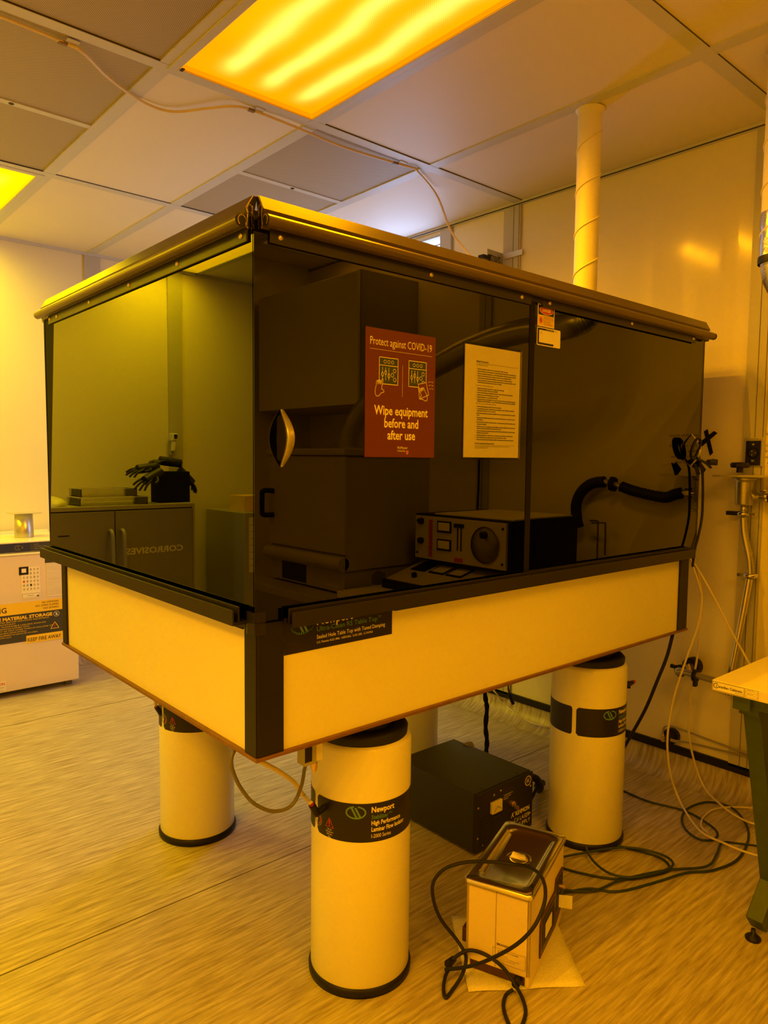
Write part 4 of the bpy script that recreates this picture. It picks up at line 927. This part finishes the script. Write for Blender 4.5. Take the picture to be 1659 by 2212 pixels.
MB().box((PX1, .33, .09), (PX1 + .014, .36, .135), GREYC).cyl((PX1 - .01, .60, .20), (PX1 + .02, .60, .20), .02, GREYCABL).build('side_socket', ps)
MB().tube([V(PX1 + .04, .345, .16), V(PX1 + .09, .335, .14), V(PX1 + .15, .36, .08), V(PX1 + .22, .42, .03), V(PX1 + .30, .46, .018)], .014, BLK, 12).build('output_cable', ps)
MB().tube([V(PX1, .33, .065), V(PX1 + .03, .325, .066), V(PX1 + .09, .335, .10), V(PX1 + .14, .36, .11), V(PX1 + .2, .42, .05), V(PX1 + .26, .45, .012)], .006, BLK, 10).build('mains_cable', ps)
o = MB().tube([(1.612,0.78,0.332),(1.623,0.78,0.278),(1.633,0.78,0.235),(1.627,0.78,0.153),(1.638,0.78,0.088),(1.634,0.78,0.037)], .010, BLKF, 10, 6, rf=lambda i, K: 1 + .15 * math.sin(i * 1.3)).build('bundled_cable'); tag(o, 'black tape-wrapped cable bundle hanging from the table behind the power supply', 'cable')
pw = [(1.676,0.7,0.366),(1.681,0.7,0.328),(1.691,0.7,0.295)]
o = MB().tube([V(pw[0][0], .70, .7035)] + pw, .003, BLK, 8, 4).cyl(*[(1.688,0.7,0.302),(1.712,0.7,0.26)], .0075, BLK, 12).cyl(*[(1.699,0.7,0.267),(1.706,0.7,0.247)], .002, CHROME, 8).build('hanging_plug'); tag(o, 'black mains plug dangling below the table edge against the skirting', 'plug')
o = MB().tube([(2.08,1.144,0.154),(2.08,1.1,0.126)] + [(2.144,1.102,0.06),(2.081,0.985,0.06)] + [(2.087,0.908,0.035),(2.089,0.834,0.035),(2.12,0.762,0.035),(2.203,0.662,0.035)], .004, TUBE, 8, 6).build('pale_hose'); tag(o, 'pale thin hose curving over the floor at the skirting behind the power supply', 'hose')

# ---------------------------------------------------------------- ultrasonic cleaner on a paper towel
tw_ = [(0.534,-0.114,0.002),(0.718,0.12,0.002),(0.774,-0.291,0.002)]; A_, B_, D_ = [Vector(p) for p in tw_]; E_ = B_ + (D_ - A_)
n = 12; mb = MB(); vs = []
for i in range(n + 1):
    for j in range(n + 1):
        p = A_ + (B_ - A_) * (i / n) + (D_ - A_) * (j / n); p.z = .0022 + .0015 * math.sin(i * 1.7 + j) * (1 if i in (0, n) or j in (0, n) else .4); vs.append(p)
fs = [(i * (n + 1) + j, (i + 1) * (n + 1) + j, (i + 1) * (n + 1) + j + 1, i * (n + 1) + j + 1) for i in range(n) for j in range(n)]
mb.add(vs, fs, TOWEL, True); o = mb.build('paper_towel'); s_ = o.modifiers.new('s', 'SOLIDIFY'); s_.thickness = .0008
tag(o, 'square paper towel spread on the floor under the ultrasonic cleaner', 'paper towel')
CU = Vector((.935, .355, 0)).normalized(); CV = Vector((-CU.y, CU.x, 0)); CO = Vector((.652, -.208, .004))
cl = thing('ultrasonic_cleaner', 'cream ultrasonic cleaner tank with a stainless lid and looping black cord', 'ultrasonic cleaner', CO + CU * .165 + CV * .085)
CM = Matrix(((CU.x, CV.x, 0, CO.x), (CU.y, CV.y, 0, CO.y), (0, 0, 1, CO.z), (0, 0, 0, 1)))
LX, LY, LZ = .328, .170, .232
MB().box((.006, .006, .001), (LX, LY - .004, .05), MAROONP, CM).build('base', cl)
sh = MB().box((0, 0, 0), (LX, .012, LZ), CLEANER, CM).box((0, 0, .026), (.010, LY, LZ), CLEANER, CM).box((.0, LY - .012, .0), (LX, LY, LZ), CLEANER, CM).box((LX - .01, 0, 0), (LX, LY, LZ), CLEANER, CM).box((0, 0, LZ - .012), (LX, LY, LZ), CLEANER, CM)
sh.add([CM @ V(-.0006, LY * .52, .03), CM @ V(-.0006, LY * .52 + .001, .03), CM @ V(-.0006, LY * .52 + .001, LZ), CM @ V(-.0006, LY * .52, LZ)], [(0, 1, 2, 3)], GAP)
sh.build('housing', cl, .004)
# lid with raised rim and recessed pan
ld = MB(); r0 = .010
def rr(x0, y0, x1, y1, r, z, k=6):
    P = []
    for cx, cy, a in ((x1 - r, y0 + r, -90), (x1 - r, y1 - r, 0), (x0 + r, y1 - r, 90), (x0 + r, y0 + r, 180)):
        for i in range(k): t = math.radians(a + 90 / (k - 1) * i); P.append(CM @ V(cx + r * math.cos(t), cy + r * math.sin(t), z))
    return P
rings = [rr(-.006, -.006, LX + .006, LY + .006, .012, LZ + .001), rr(-.006, -.006, LX + .006, LY + .006, .012, LZ + .010), rr(-.003, -.003, LX + .003, LY + .003, .012, LZ + .013), rr(.020, .016, LX - .020, LY - .016, .030, LZ + .013), rr(.024, .020, LX - .024, LY - .020, .028, LZ + .010), rr(.032, .028, LX - .032, LY - .028, .024, LZ + .0035)]
n = len(rings[0]); vs = [p for r in rings for p in r]
ld.add(vs, [(j * n + i, j * n + (i + 1) % n, (j + 1) * n + (i + 1) % n, (j + 1) * n + i) for j in range(len(rings) - 1) for i in range(n)] + [tuple(range((len(rings) - 1) * n, len(rings) * n))], CHROME, True)
lo_ = ld.build('lid', cl)
hc = CM @ V(.165, .083, LZ + .0035)
hh = MB().lathe([(.034, .0), (.030, .0015), (.026, .001), (.022, -.001), (0, -.002)], CHROME, hc + V(0, 0, .0005), 32)
hv = [CM @ V(.165 + a, .083 + b, LZ + c) for a, b, c in ((-.006, -.024, .003), (.006, -.024, .003), (.006, .024, .003), (-.006, .024, .003), (-.002, -.016, .020), (.002, -.016, .020), (.002, .016, .020), (-.002, .016, .020))]
hh.add(hv, [(0, 1, 5, 4), (1, 2, 6, 5), (2, 3, 7, 6), (3, 0, 4, 7), (4, 5, 6, 7)], CHROME); hh.build('lid_handle', lo_)
# maker label on the short end, control panel on the long side
EF = (CM @ V(-.0005, LY, 0), -CV, Vector((0, 0, 1)), -CU)
lb = MB(); lb.stroke(EF, [(.075, .045), (.16, .045), (.16, .082), (.075, .082)], .0006, .0006, MAROONP, True)
for k, (s_, h) in enumerate((('ULTRASONIC CLEANER', .0045), ('B-221', .006), ('117 VOLTS 205 W', .003), ('NOT FOR USE WITH FLAMMABLE LIQUIDS', .0026), ('DISCONNECT BEFORE EMPTYING', .0026), ('SERIAL NO.', .003))): lb.text(s_, EF, .088, .075 - .0055 * k, h * .8, MAROONP, d=.0006)
lb.text('BRANSON', EF, .085, .090, .006, MAROONP, d=.0006, bold=.02); lb.build('rating_label', cl)
SF = (CM @ V(0, -.0005, 0), CU, Vector((0, 0, 1)), -CV)
cp = MB().prism([(.085, .028), (.235, .028), (.305, .055), (.305, .165), (.235, .165), (.225, .135), (.105, .135), (.085, .12)], SF, .004, MAROONP)
cp.rect(SF, .10, .045, .22, .125, .0048, RUB).rect(SF, .235, .07, .295, .155, .0048, RUB).stroke(SF, [(.105, .05), (.215, .05), (.215, .12), (.105, .12)], .001, .0056, SCREW, True).ring(SF, .265, .135, .018, .0008, .0056, SCREW, 20)
cpo = cp.build('control_panel', cl, .001)
MB().rect(SF, .125, .062, .185, .10, .0062, PAPER).build('switch_tape', cpo)
pv = [Vector(p) for p in [(0.7639,-0.2044,0.157),(0.778,-0.2175,0.15),(0.7761,-0.2183,0.1238),(0.7617,-0.2056,0.1248)]]
k_ = MB().disc(SF, .262, .132, .005, .02, BRASS); k_.build('timer_knob', cpo)
kf = SF[0] + CU * .262 + Vector((0, 0, .105)) - CV * .004
MB().add([kf, kf + -CV * .035 + CU * .012, kf + -CV * .035 + CU * .012 - Vector((0, 0, .038)), kf - Vector((0, 0, .036))], [(0, 1, 2, 3)], PAPER).add([kf + CU * .002, kf + -CV * .035 + CU * .014, kf + -CV * .035 + CU * .014 - Vector((0, 0, .038)), kf + CU * .002 - Vector((0, 0, .036))], [(3, 2, 1, 0)], PAPER).build('tape_flag', cpo)
c0 = CM @ V(.30, LY + .001, .09)
vlv = MB().box((.03, LY, .045), (.07, LY + .022, .085), MAROONP, CM).build('drain_block', cl, .003)
# looping power cord
cordp = [(0.623,-0.189,0.02),(0.621,-0.15,0.045),(0.608,-0.106,0.06),(0.585,-0.072,0.065),(0.564,-0.05,0.05),(0.547,-0.038,0.03)]
loop_ = [(0.52,-0.047,0.03),(0.534,-0.094,0.055),(0.545,-0.144,0.09),(0.553,-0.209,0.15),(0.565,-0.253,0.2),(0.587,-0.275,0.245),(0.636,-0.261,0.275),(0.684,-0.217,0.285),(0.721,-0.151,0.27),(0.717,-0.094,0.256),(0.674,-0.059,0.262),(0.616,-0.029,0.27),(0.575,0.011,0.25),(0.55,0.029,0.215),(0.548,0.027,0.17),(0.558,0.009,0.12),(0.584,-0.023,0.07),(0.583,-0.055,0.05),(0.562,-0.078,0.045),(0.541,-0.082,0.02),(0.504,-0.088,0.008),(0.474,-0.094,0.006),(0.487,-0.073,0.008),(0.519,-0.048,0.012),(0.547,-0.038,0.02)]
low_ = [(0.623,-0.189,0.02),(0.612,-0.219,0.01),(0.587,-0.249,0.006),(0.546,-0.27,0.006),(0.515,-0.274,0.006),(0.531,-0.239,0.006),(0.558,-0.205,0.006),(0.59,-0.186,0.008),(0.612,-0.19,0.014)]
pc_ = MB()
for l in (cordp, loop_, low_): pc_.tube([Vector(p) for p in l], .0046, RUB, 10, 8)
pc_.build('power_cord', cl)
q = Vector(cordp[-1]); MB().cyl(q + V(-.012, -.004, .004), q + V(.018, .004, 0), .011, BLK, 14, .008).build('plug', cl)
q = Vector(cordp[0]); MB().cyl(q, q + CU * .03, .010, BLK, 14).build('strain_relief', cl)

# ---------------------------------------------------------------- cords and tubes on the floor
g1 = MB().tube([V(p[0], p[1], .0055) for p in [(1.816,0.275,0.005),(1.823,0.227,0.005),(1.816,0.114,0.005),(1.851,-0.017,0.005),(1.821,-0.119,0.005),(1.781,-0.17,0.005),(1.724,-0.18,0.005),(1.69,-0.147,0.005),(1.717,-0.087,0.005),(1.787,-0.036,0.005),(1.887,-0.014,0.005),(1.99,-0.041,0.005),(2.013,-0.119,0.005),(1.933,-0.204,0.005),(1.816,-0.261,0.005),(1.659,-0.29,0.005),(1.534,-0.266,0.005),(1.45,-0.216,0.005),(1.335,-0.182,0.005),(1.194,-0.13,0.005),(1.136,-0.062,0.005),(1.039,-0.02,0.005)]], .0040, CORDG, 8, 8)
tag(g1.build('green_cord'), 'dark green cord looping from the right leg across the floor to the cleaner', 'cord', 'green cords on the floor')
g2 = MB().tube([V(p[0], p[1], .0125) for p in [(1.053,-0.01,0.012),(1.126,-0.084,0.012),(1.252,-0.111,0.012),(1.408,-0.175,0.012),(1.526,-0.247,0.012),(1.628,-0.236,0.012),(1.714,-0.216,0.012),(1.757,-0.26,0.012),(1.812,-0.345,0.012)]], .0040, CORDG, 8, 8)
tag(g2.build('green_cord'), 'dark green cord running right in an S under the bench', 'cord', 'green cords on the floor')
g3 = MB().tube([V(p[0], p[1], .0045 if i > 9 else .020) for i, p in enumerate([(1.188,0.086,0.008),(1.279,0.049,0.008),(1.417,-0.022,0.008),(1.469,-0.118,0.008),(1.45,-0.174,0.008),(1.389,-0.177,0.008),(1.28,-0.135,0.008),(1.24,-0.075,0.008),(1.261,-0.001,0.008),(1.312,0.059,0.008),(1.369,0.08,0.008),(1.415,0.065,0.008),(1.437,0.007,0.008),(1.474,-0.108,0.008),(1.447,-0.164,0.008),(1.393,-0.167,0.008),(1.26,-0.098,0.008),(1.197,-0.005,0.008),(1.168,0.072,0.008)])], .0040, CORDG, 8, 8)
tag(g3.build('green_cord'), 'dark green cord coiled in flat loops beside the base of the right leg', 'cord', 'green cords on the floor')
t1 = MB().tube([(1.8492,0.0089,0.9748),(1.8866,-0.0163,0.8669),(1.9054,-0.0205,0.8077),(1.9043,-0.0112,0.7095),(1.875,0.0185,0.5664),(1.8492,0.045,0.422),(1.839,0.0576,0.2764),(1.852,0.0516,0.1474),(1.8822,0.0331,0.0442)] + [V(p[0], p[1], .019) for p in [(1.804,-0.049,0.015),(1.718,-0.142,0.015),(1.705,-0.22,0.015),(1.703,-0.298,0.015),(1.729,-0.39,0.015)]], .0042, TUBE, 8, 7)
tag(t1.build('clear_tube'), 'clear tube hanging from the table end, lowest left one, running under the bench', 'tube', 'clear tubes')
t2 = MB().tube([(1.8753,0.0143,0.9686),(1.9251,0.0069,0.8984),(1.9639,0.0069,0.8053),(1.9894,0.0184,0.7099),(2.0044,0.0336,0.5582),(2.0107,0.0561,0.4031),(2.0303,0.0665,0.2449),(2.0734,0.0588,0.1116)] + [V(p[0], p[1], .022) for p in [(2.067,0.01,0.015),(1.965,-0.105,0.015),(1.92,-0.192,0.015),(1.923,-0.256,0.015),(1.981,-0.312,0.015)]], .0042, TUBE, 8, 7)
tag(t2.build('clear_tube'), 'clear tube hanging from the table end to the right of the first one', 'tube', 'clear tubes')
t3 = MB().tube([(1.8937,0.0266,0.964),(1.9083,-0.0228,0.8864),(1.9217,-0.0724,0.7964),(1.9285,-0.1153,0.7163),(1.9351,-0.1571,0.646),(1.9413,-0.1983,0.577)], .0040, TUBE, 8, 6)
tag(t3.build('clear_tube'), 'clear tube slanting right from the table end to behind the bench top', 'tube', 'clear tubes')
t4 = MB().tube([V(p[0], p[1], .0055) for p in [(1.756,-0.149,0.005),(1.785,-0.11,0.005),(1.86,-0.084,0.005),(1.954,-0.084,0.005),(2.044,-0.141,0.005),(2.136,-0.256,0.005)]], .0042, TUBE, 8, 7)
tag(t4.build('clear_tube'), 'clear tube lying on the floor, curving right under the bench', 'tube', 'clear tubes')
bh = MB().tube([(1.785,0.023,0.712),(1.758,0.014,0.685)] + [(1.7458,0.0263,0.6053),(1.7354,0.053,0.5143),(1.7358,0.0946,0.3979),(1.7288,0.1432,0.2872),(1.7177,0.173,0.221),(1.6996,0.2091,0.1556)], .0062, BLK, 10, 8)
tag(bh.build('black_hose'), 'thick black cable slanting down from the table end behind the right leg', 'cable')
tag(MB().tube([Vector(p) for p in [(0.821,3.588,0.012),(0.817,3.506,0.012),(0.838,3.447,0.012),(0.879,3.358,0.012)]], .005, BLK, 8, 6).build('black_cable'), 'black cable on the floor by the right side of the freezer', 'cable')

# ---------------------------------------------------------------- undercounter freezer
FX0, FX1, FY0, FY1 = -.02, .630, 2.985, 3.44
fz = thing('flammable_storage_freezer', 'white flammable-material storage freezer at the left edge with a black and yellow warning label', 'freezer', (.3, 3.2, 0))
MB().box((FX0, FY0 + .04, .030), (FX1, FY1, .80), FRZ).build('cabinet', fz, .006)
MB().box((FX0, FY0, .035), (FX1, FY0 + .038, .775), FRZ).build('door', fz, .006)
MB().box((FX0, FY0 - .004, .775), (FX1, FY0 + .02, .788), FRZT).build('door_lip', fz, .004)
MB().box((FX0, FY0, .842), (FX1, FY1, .852), FRZT).box((FX0, FY0 + .006, .79), (FX1, FY0 + .03, .842), FRZT).box((FX0, FY0 + .03, .79), (FX1, FY1, .842), FRZ).build('top', fz, .003)
FF = FRONT(FY0 + .005)
mb = MB().rect(FF, FX0 + .004, .794, .385, .842, .003, NAVY).rect(FF, .385, .794, FX1 - .004, .842, .003, LDK)
mb.ring(FF, .325, .818, .019, .003, .004, SCREW, 20, rv=.012).ring(FF, .335, .818, .012, .003, .004, SCREW, 20, rv=.009)
for k in range(3): mb.text(('POWER', 'HIGH TEMP ALARM', 'ALARM SILENCE TEST')[k], FF, .405, .829 - .012 * k, .005, GREYCABL, d=.004)
mb.build('control_strip', fz)
for x in (.03, .57): MB().box((x, FY0 + .05, 0), (x + .035, FY0 + .09, .035), GREYC).build('foot', fz)
FD = FRONT(FY0 - .0005); FE = FRONT(FY0 - .0022)
wl = MB().rect(FD, FX0 + .01, .300, .6, .455, .0012, LDK).rect(FD, FX0 + .01, .455, .6, .518, .0014, YEL).rect(FD, .352, .287, .6, .330, .0016, YEL)
wl.text('WARNING', FE, .257, .470, .028, INKK, align='R', bold=.01, d=.0004)
for k, s_ in enumerate(('NO SMOKING', 'NO OPEN FLAMES', 'NO SPARKS')): wl.text(s_, FE, .525, .5005 - .0165 * k, .010, INKK, d=.0004, width=(.088, .122, .080)[k], align='R')
wl.text('FLAMMABLE MATERIAL STORAGE', FE, .490, .4265, .0175, YEL, d=.0004, align='R', width=.41, bold=.04)
for k, (s_, e) in enumerate((('DISCONNECT FROM POWER BEFORE SERVICING EQUIPMENT.', .475), ('EXPLOSION PROOF.', .30), ('NOT FOR STORAGE OF FLAMMABLE LIQUIDS AND/OR', .455), ('PRODUCING FLAMMABLE VAPORS.', .37), ('TOTAL STORAGE CAPACITY OF NOT MORE THAN 60 GALLONS OF', .49), ('SOLVENTS AND/OR MATERIALS.', .355), ('REQUIREMENTS OF OSHA 29 CFR 1910.1200(H)', .41), ('1.2.3.P/N 12.2.2.3', .275))): wl.text(s_, FE, e, .4145 - .0118 * k, .0066, YEL, d=.0004, align='R', width=e - .05 if e > .42 else None)
wl.text('KEEP FIRE AWAY', FE, .359, .2955, .0205, INKK, d=.0004, width=.176, bold=.01)
wl.ring(FE, .512, .4325, .0145, .0022, .0004, PAPER, 18); wl.stroke(FE, [(.502, .443), (.522, .422)], .002, .0004, PAPER); wl.prism([(.507, .425), (.518, .425), (.516, .436), (.511, .442), (.508, .434)], FE, .0004, PAPER)
wl.stroke(FE, [(.480, .352), (.524, .352), (.502, .388)], .003, .0004, YEL, True).stroke(FE, [(.502, .376), (.502, .364)], .003, .0004, INKR); wl.stroke(FE, [(.502, .359), (.502, .357)], .003, .0004, INKR)
wl.build('warning_label', fz)
cs = MB().rect(FD, .335, .508 + .026, .430, .708, .001, PAPERY)
cs.rect(FD, .324, .668, .372, .712, .0016, LBLK).rect(FD, .337, .680, .360, .702, .0020, PAPERY)
rnd = random.Random(3)
for r_ in range(6):
    for c_ in range(5):
        if r_ < 2 and c_ < 2: continue
        cs.disc(FE, .3475 + .0178 * c_, .695 - .0215 * r_, .0052, .0004, INKR if (r_, c_) == (3, 0) else (INKK if (r_, c_) == (4, 2) else rnd.choice([GREYCABL, INSTR, INSTR])), 0, 10, .0072)
cs.stroke(FE, [(.338, .540), (.426, .540), (.426, .562), (.338, .562)], .0008, .0004, INKK, True); cs.prism([(.408, .543), (.424, .543), (.418, .552)], FE, .0004, INKK); cs.text('Derry 5', FE, .366, .549, .006, INKK)
cs.build('sticker_sheet', fz)
MB().rect(FD, .458, .724, .560, .764, .001, LDK).text('FRAGILE', FE, .470, .742, .010, INKR).rect(FD, .512, .728, .56, .738, .0014, PAPER).build('shipping_label', fz)
MB().rect(FD, .463, .628, .60, .722, .001, WOODP).build('rippled_sheet', fz); MB().rect(FD, .463, .536, .60, .623, .001, WOODP).rect(FD, .463, .622, .60, .626, .0015, PAPER).rect(FD, .463, .534, .60, .5385, .0015, PAPER).build('clear_sleeve', fz)
MB().rect(FD, .12, .042, .243, .098, .001, PAPERY).text('CAUTION', FE, .238, .078, .014, INKR, align='R', bold=.02).text('DO NOT TILT', FE, .236, .062, .006, INKK, align='R').rect(FE, .14, .048, .235, .049, .0002, INKK).build('caution_sticker', fz)
tag(MB().box((FX0 + .02, 3.40, .852), (.60, 3.43, .868), PAPER).build('white_cable_duct'), 'thin white strip lying along the back of the freezer top', 'strip')
cn = thing('metal_can', 'grey metal cylinder standing on the freezer top', 'can', (.412, 3.2, .852))
MB().lathe([(0, .852), (.050, .852), (.051, .856), (.047, .988), (0, .988)], STEEL, (.412, 3.2, 0), 40).build('cylinder', cn)
ps_ = [(0.343,3.302,1),(0.433,3.287,1),(0.458,3.057,1),(0.341,2.937,1)]
pv = [Vector(p) for p in ps_]
mb = MB(); mb.box((.335, 3.135, .9885), (.495, 3.265, .991), ALU); tag(mb.build('thin_metal_plate'), 'thin bent metal plate lying across the top of the grey cylinder', 'plate')

# ---------------------------------------------------------------- corrosives cabinet and what stands on it
ca = thing('corrosives_cabinet', 'grey two-door CORROSIVES cabinet, mirrored in the side pane of the enclosure', 'cabinet', (-.86, 3.2, 0))
MB().box((-1.365, 2.985, .04), (-.335, 3.44, 1.015), GREYCAB).box((-1.37, 2.955, 1.005), (-.33, 3.44, 1.03), GREYCABL).build('carcass', ca, .003)
MB().box((-1.368, 2.952, .03), (-1.353, 2.985, 1.01), GREYCABL).build('side_frame', ca, .002)
dL = MB().box((-1.350, 2.95, .05), (-.866, 2.984, .998), GREYCAB); dL.text('CORROSIVES', FRONT(2.9495), -1.285, .738, .036, PAPER, d=.001, width=.360, bold=.03); dL = dL.build('door', ca, .002)
dR = MB().box((-.860, 2.95, .05), (-.338, 2.984, .998), GREYCAB).box((-.605, 2.9485, .866), (-.543, 2.951, .874), INKK).build('door', ca, .002)
for x, d_ in ((-.900, dL), (-.832, dR)): MB().tube([V(x, 2.95, .885), V(x, 2.925, .885), V(x, 2.905, .85), V(x, 2.90, .75), V(x, 2.90, .68), V(x, 2.905, .58), V(x, 2.925, .545), V(x, 2.95, .545)], .011, GREYCABL, 10, 5).build('door_handle', d_)
gb = thing('glove_box', 'black open box stuffed with gloves on the corrosives cabinet', 'box', (-1.285, 3.12, 1.03))
MB().box((-1.385, 3.05, 1.030), (-1.185, 3.19, 1.225), BLKF).build('box_body', gb, .003)
def glove(base, d, up, s, lab):
    mb = MB(); base, d, up = Vector(base), Vector(d).normalized(), Vector(up).normalized(); sd = d.cross(up)
    mb.tube([base, base + d * .05 * s, base + d * .10 * s, base + d * .14 * s], .030 * s, GLOVE, 12, 3, rf=lambda i, K: 1.0 - .15 * abs(i / K - .6))
    for k in range(4):
        o_ = base + d * .13 * s + sd * (-.027 + .018 * k) * s; dd_ = (d + sd * (-.25 + .17 * k) - up * (.15 + .1 * k)).normalized(); L_ = (.065, .08, .075, .06)[k] * s
        mb.tube([o_ - d * .02 * s, o_ + dd_ * L_ * .5, o_ + dd_ * L_ - up * .012 * s], .0088 * s, GLOVE, 8, 4, rf=lambda i, K: 1 - .3 * i / K)
    o_ = base + d * .06 * s + sd * .03 * s; mb.tube([o_ - sd * .01, o_ + (sd + d) * .03 * s, o_ + (sd * .7 + d * 1.2) * .055 * s], .0095 * s, GLOVE, 8, 4)
    tag(mb.build('rubber_glove'), lab, 'glove', 'black gloves on the glove box')
glove((-1.20, 3.11, 1.255), (1, -.1, -.12), (0, -.2, 1), 1.0, 'black glove hanging off the box towards the trays, upper one')
glove((-1.19, 3.05, 1.225), (.8, -.3, -.35), (0, -.4, 1), 1.0, 'black glove drooping over the front of the glove box')
glove((-1.34, 3.11, 1.240), (-.7, -.1, -.75), (-.5, -.2, .6), .9, 'black glove hanging down the far side of the box')
glove((-1.36, 3.13, 1.275), (.9, 0, .12), (0, 0, 1), 1.0, 'black glove lying flat on top of the pile of gloves')
def tray(x0, x1, y0, y1, z0, h, lab, til=0):
    mb = MB(); th = .004
    mb.box((x0, y0, z0), (x1, y1, z0 + th), CLEAR)
    for a, b in (((x0, y0), (x1, y0 + th)), ((x0, y1 - th), (x1, y1)), ((x0, y0), (x0 + th, y1)), ((x1 - th, y0), (x1, y1))): mb.box((*a, z0), (*b, z0 + h), CLEAR)
    for a, b in (((x0, y0), (x1, y0 + th)), ((x0, y1 - th), (x1, y1)), ((x0, y0), (x0 + th, y1)), ((x1 - th, y0), (x1, y1))): mb.box((*a, z0 + h), (*b, z0 + h + .003), ACRY)
    tag(mb.build('acrylic_tray'), lab, 'tray', 'clear acrylic trays on the cabinet')
tray(-1.08, -.68, 2.99, 3.22, 1.030, .045, 'clear acrylic tray at the bottom of the stack on the cabinet')
tray(-1.03, -.70, 3.03, 3.24, 1.080, .045, 'clear acrylic tray stacked on the other tray on the cabinet')
mb = MB(); vs = []
n, k_ = 14, 8
for j in range(k_ + 1):
    for i in range(n):
        a = 2 * PI * i / n; ph = PI / 2 * j / k_; r_ = math.cos(ph) * (1 + .12 * math.sin(3 * a + j)); vs.append(V(-.53 + .11 * r_ * math.cos(a), 3.08 + .08 * r_ * math.sin(a), 1.031 + .055 * math.sin(ph) * (1 + .1 * math.sin(5 * a))))
mb.add(vs, [(j * n + i, j * n + (i + 1) % n, (j + 1) * n + (i + 1) % n, (j + 1) * n + i) for j in range(k_) for i in range(n)], TOWELB, True); tag(mb.build('plastic_bag'), 'crumpled white plastic bag at the near end of the cabinet top', 'bag')
ig = thing('infrared_thermometer', 'white handheld infrared thermometer hanging on the back wall post', 'thermometer', (-1.45, 3.42, 1.40))
MB().box((-1.470, 3.39, 1.425), (-1.425, 3.44, 1.475), PAPER).prism([(-1.450, 1.355), (-1.425, 1.355), (-1.430, 1.43), (-1.462, 1.43)], FRONT(3.425), .03, PAPER).build('body', ig, .006); MB().box((-1.462, 3.385, 1.44), (-1.44, 3.391, 1.468), BLK).box((-1.44, 3.41, 1.33), (-1.425, 3.453, 1.42), GREYCABL).build('holder', ig)
sc_ = thing('side_cupboard', 'cream low cupboard left of the corrosives cabinet with a ruled sheet on its door', 'cupboard', (-1.95, 3.15, 0))
MB().box((-2.30, 2.905, 0), (-1.695, 3.43, .955), OVEN).build('carcass', sc_, .004)
mb = MB().rect(FRONT(2.9045), -2.05, .56, -1.728, .925, .001, PAPER); mb.text('CLEANROOM LOG', FRONT(2.903), -1.98, .90, .018, INKK)
for k in range(7): mb.stroke(FRONT(2.903), [(-2.045, .875 - .045 * k), (-1.733, .875 - .045 * k)], .002, .0004, INKK)
mb.build('ruled_sheet', sc_)
tag(MB().box((-1.95, 3.0, .956), (-1.75, 3.2, 1.06), YEL).build('yellow_box'), 'yellow box on top of the low cream cupboard', 'box')
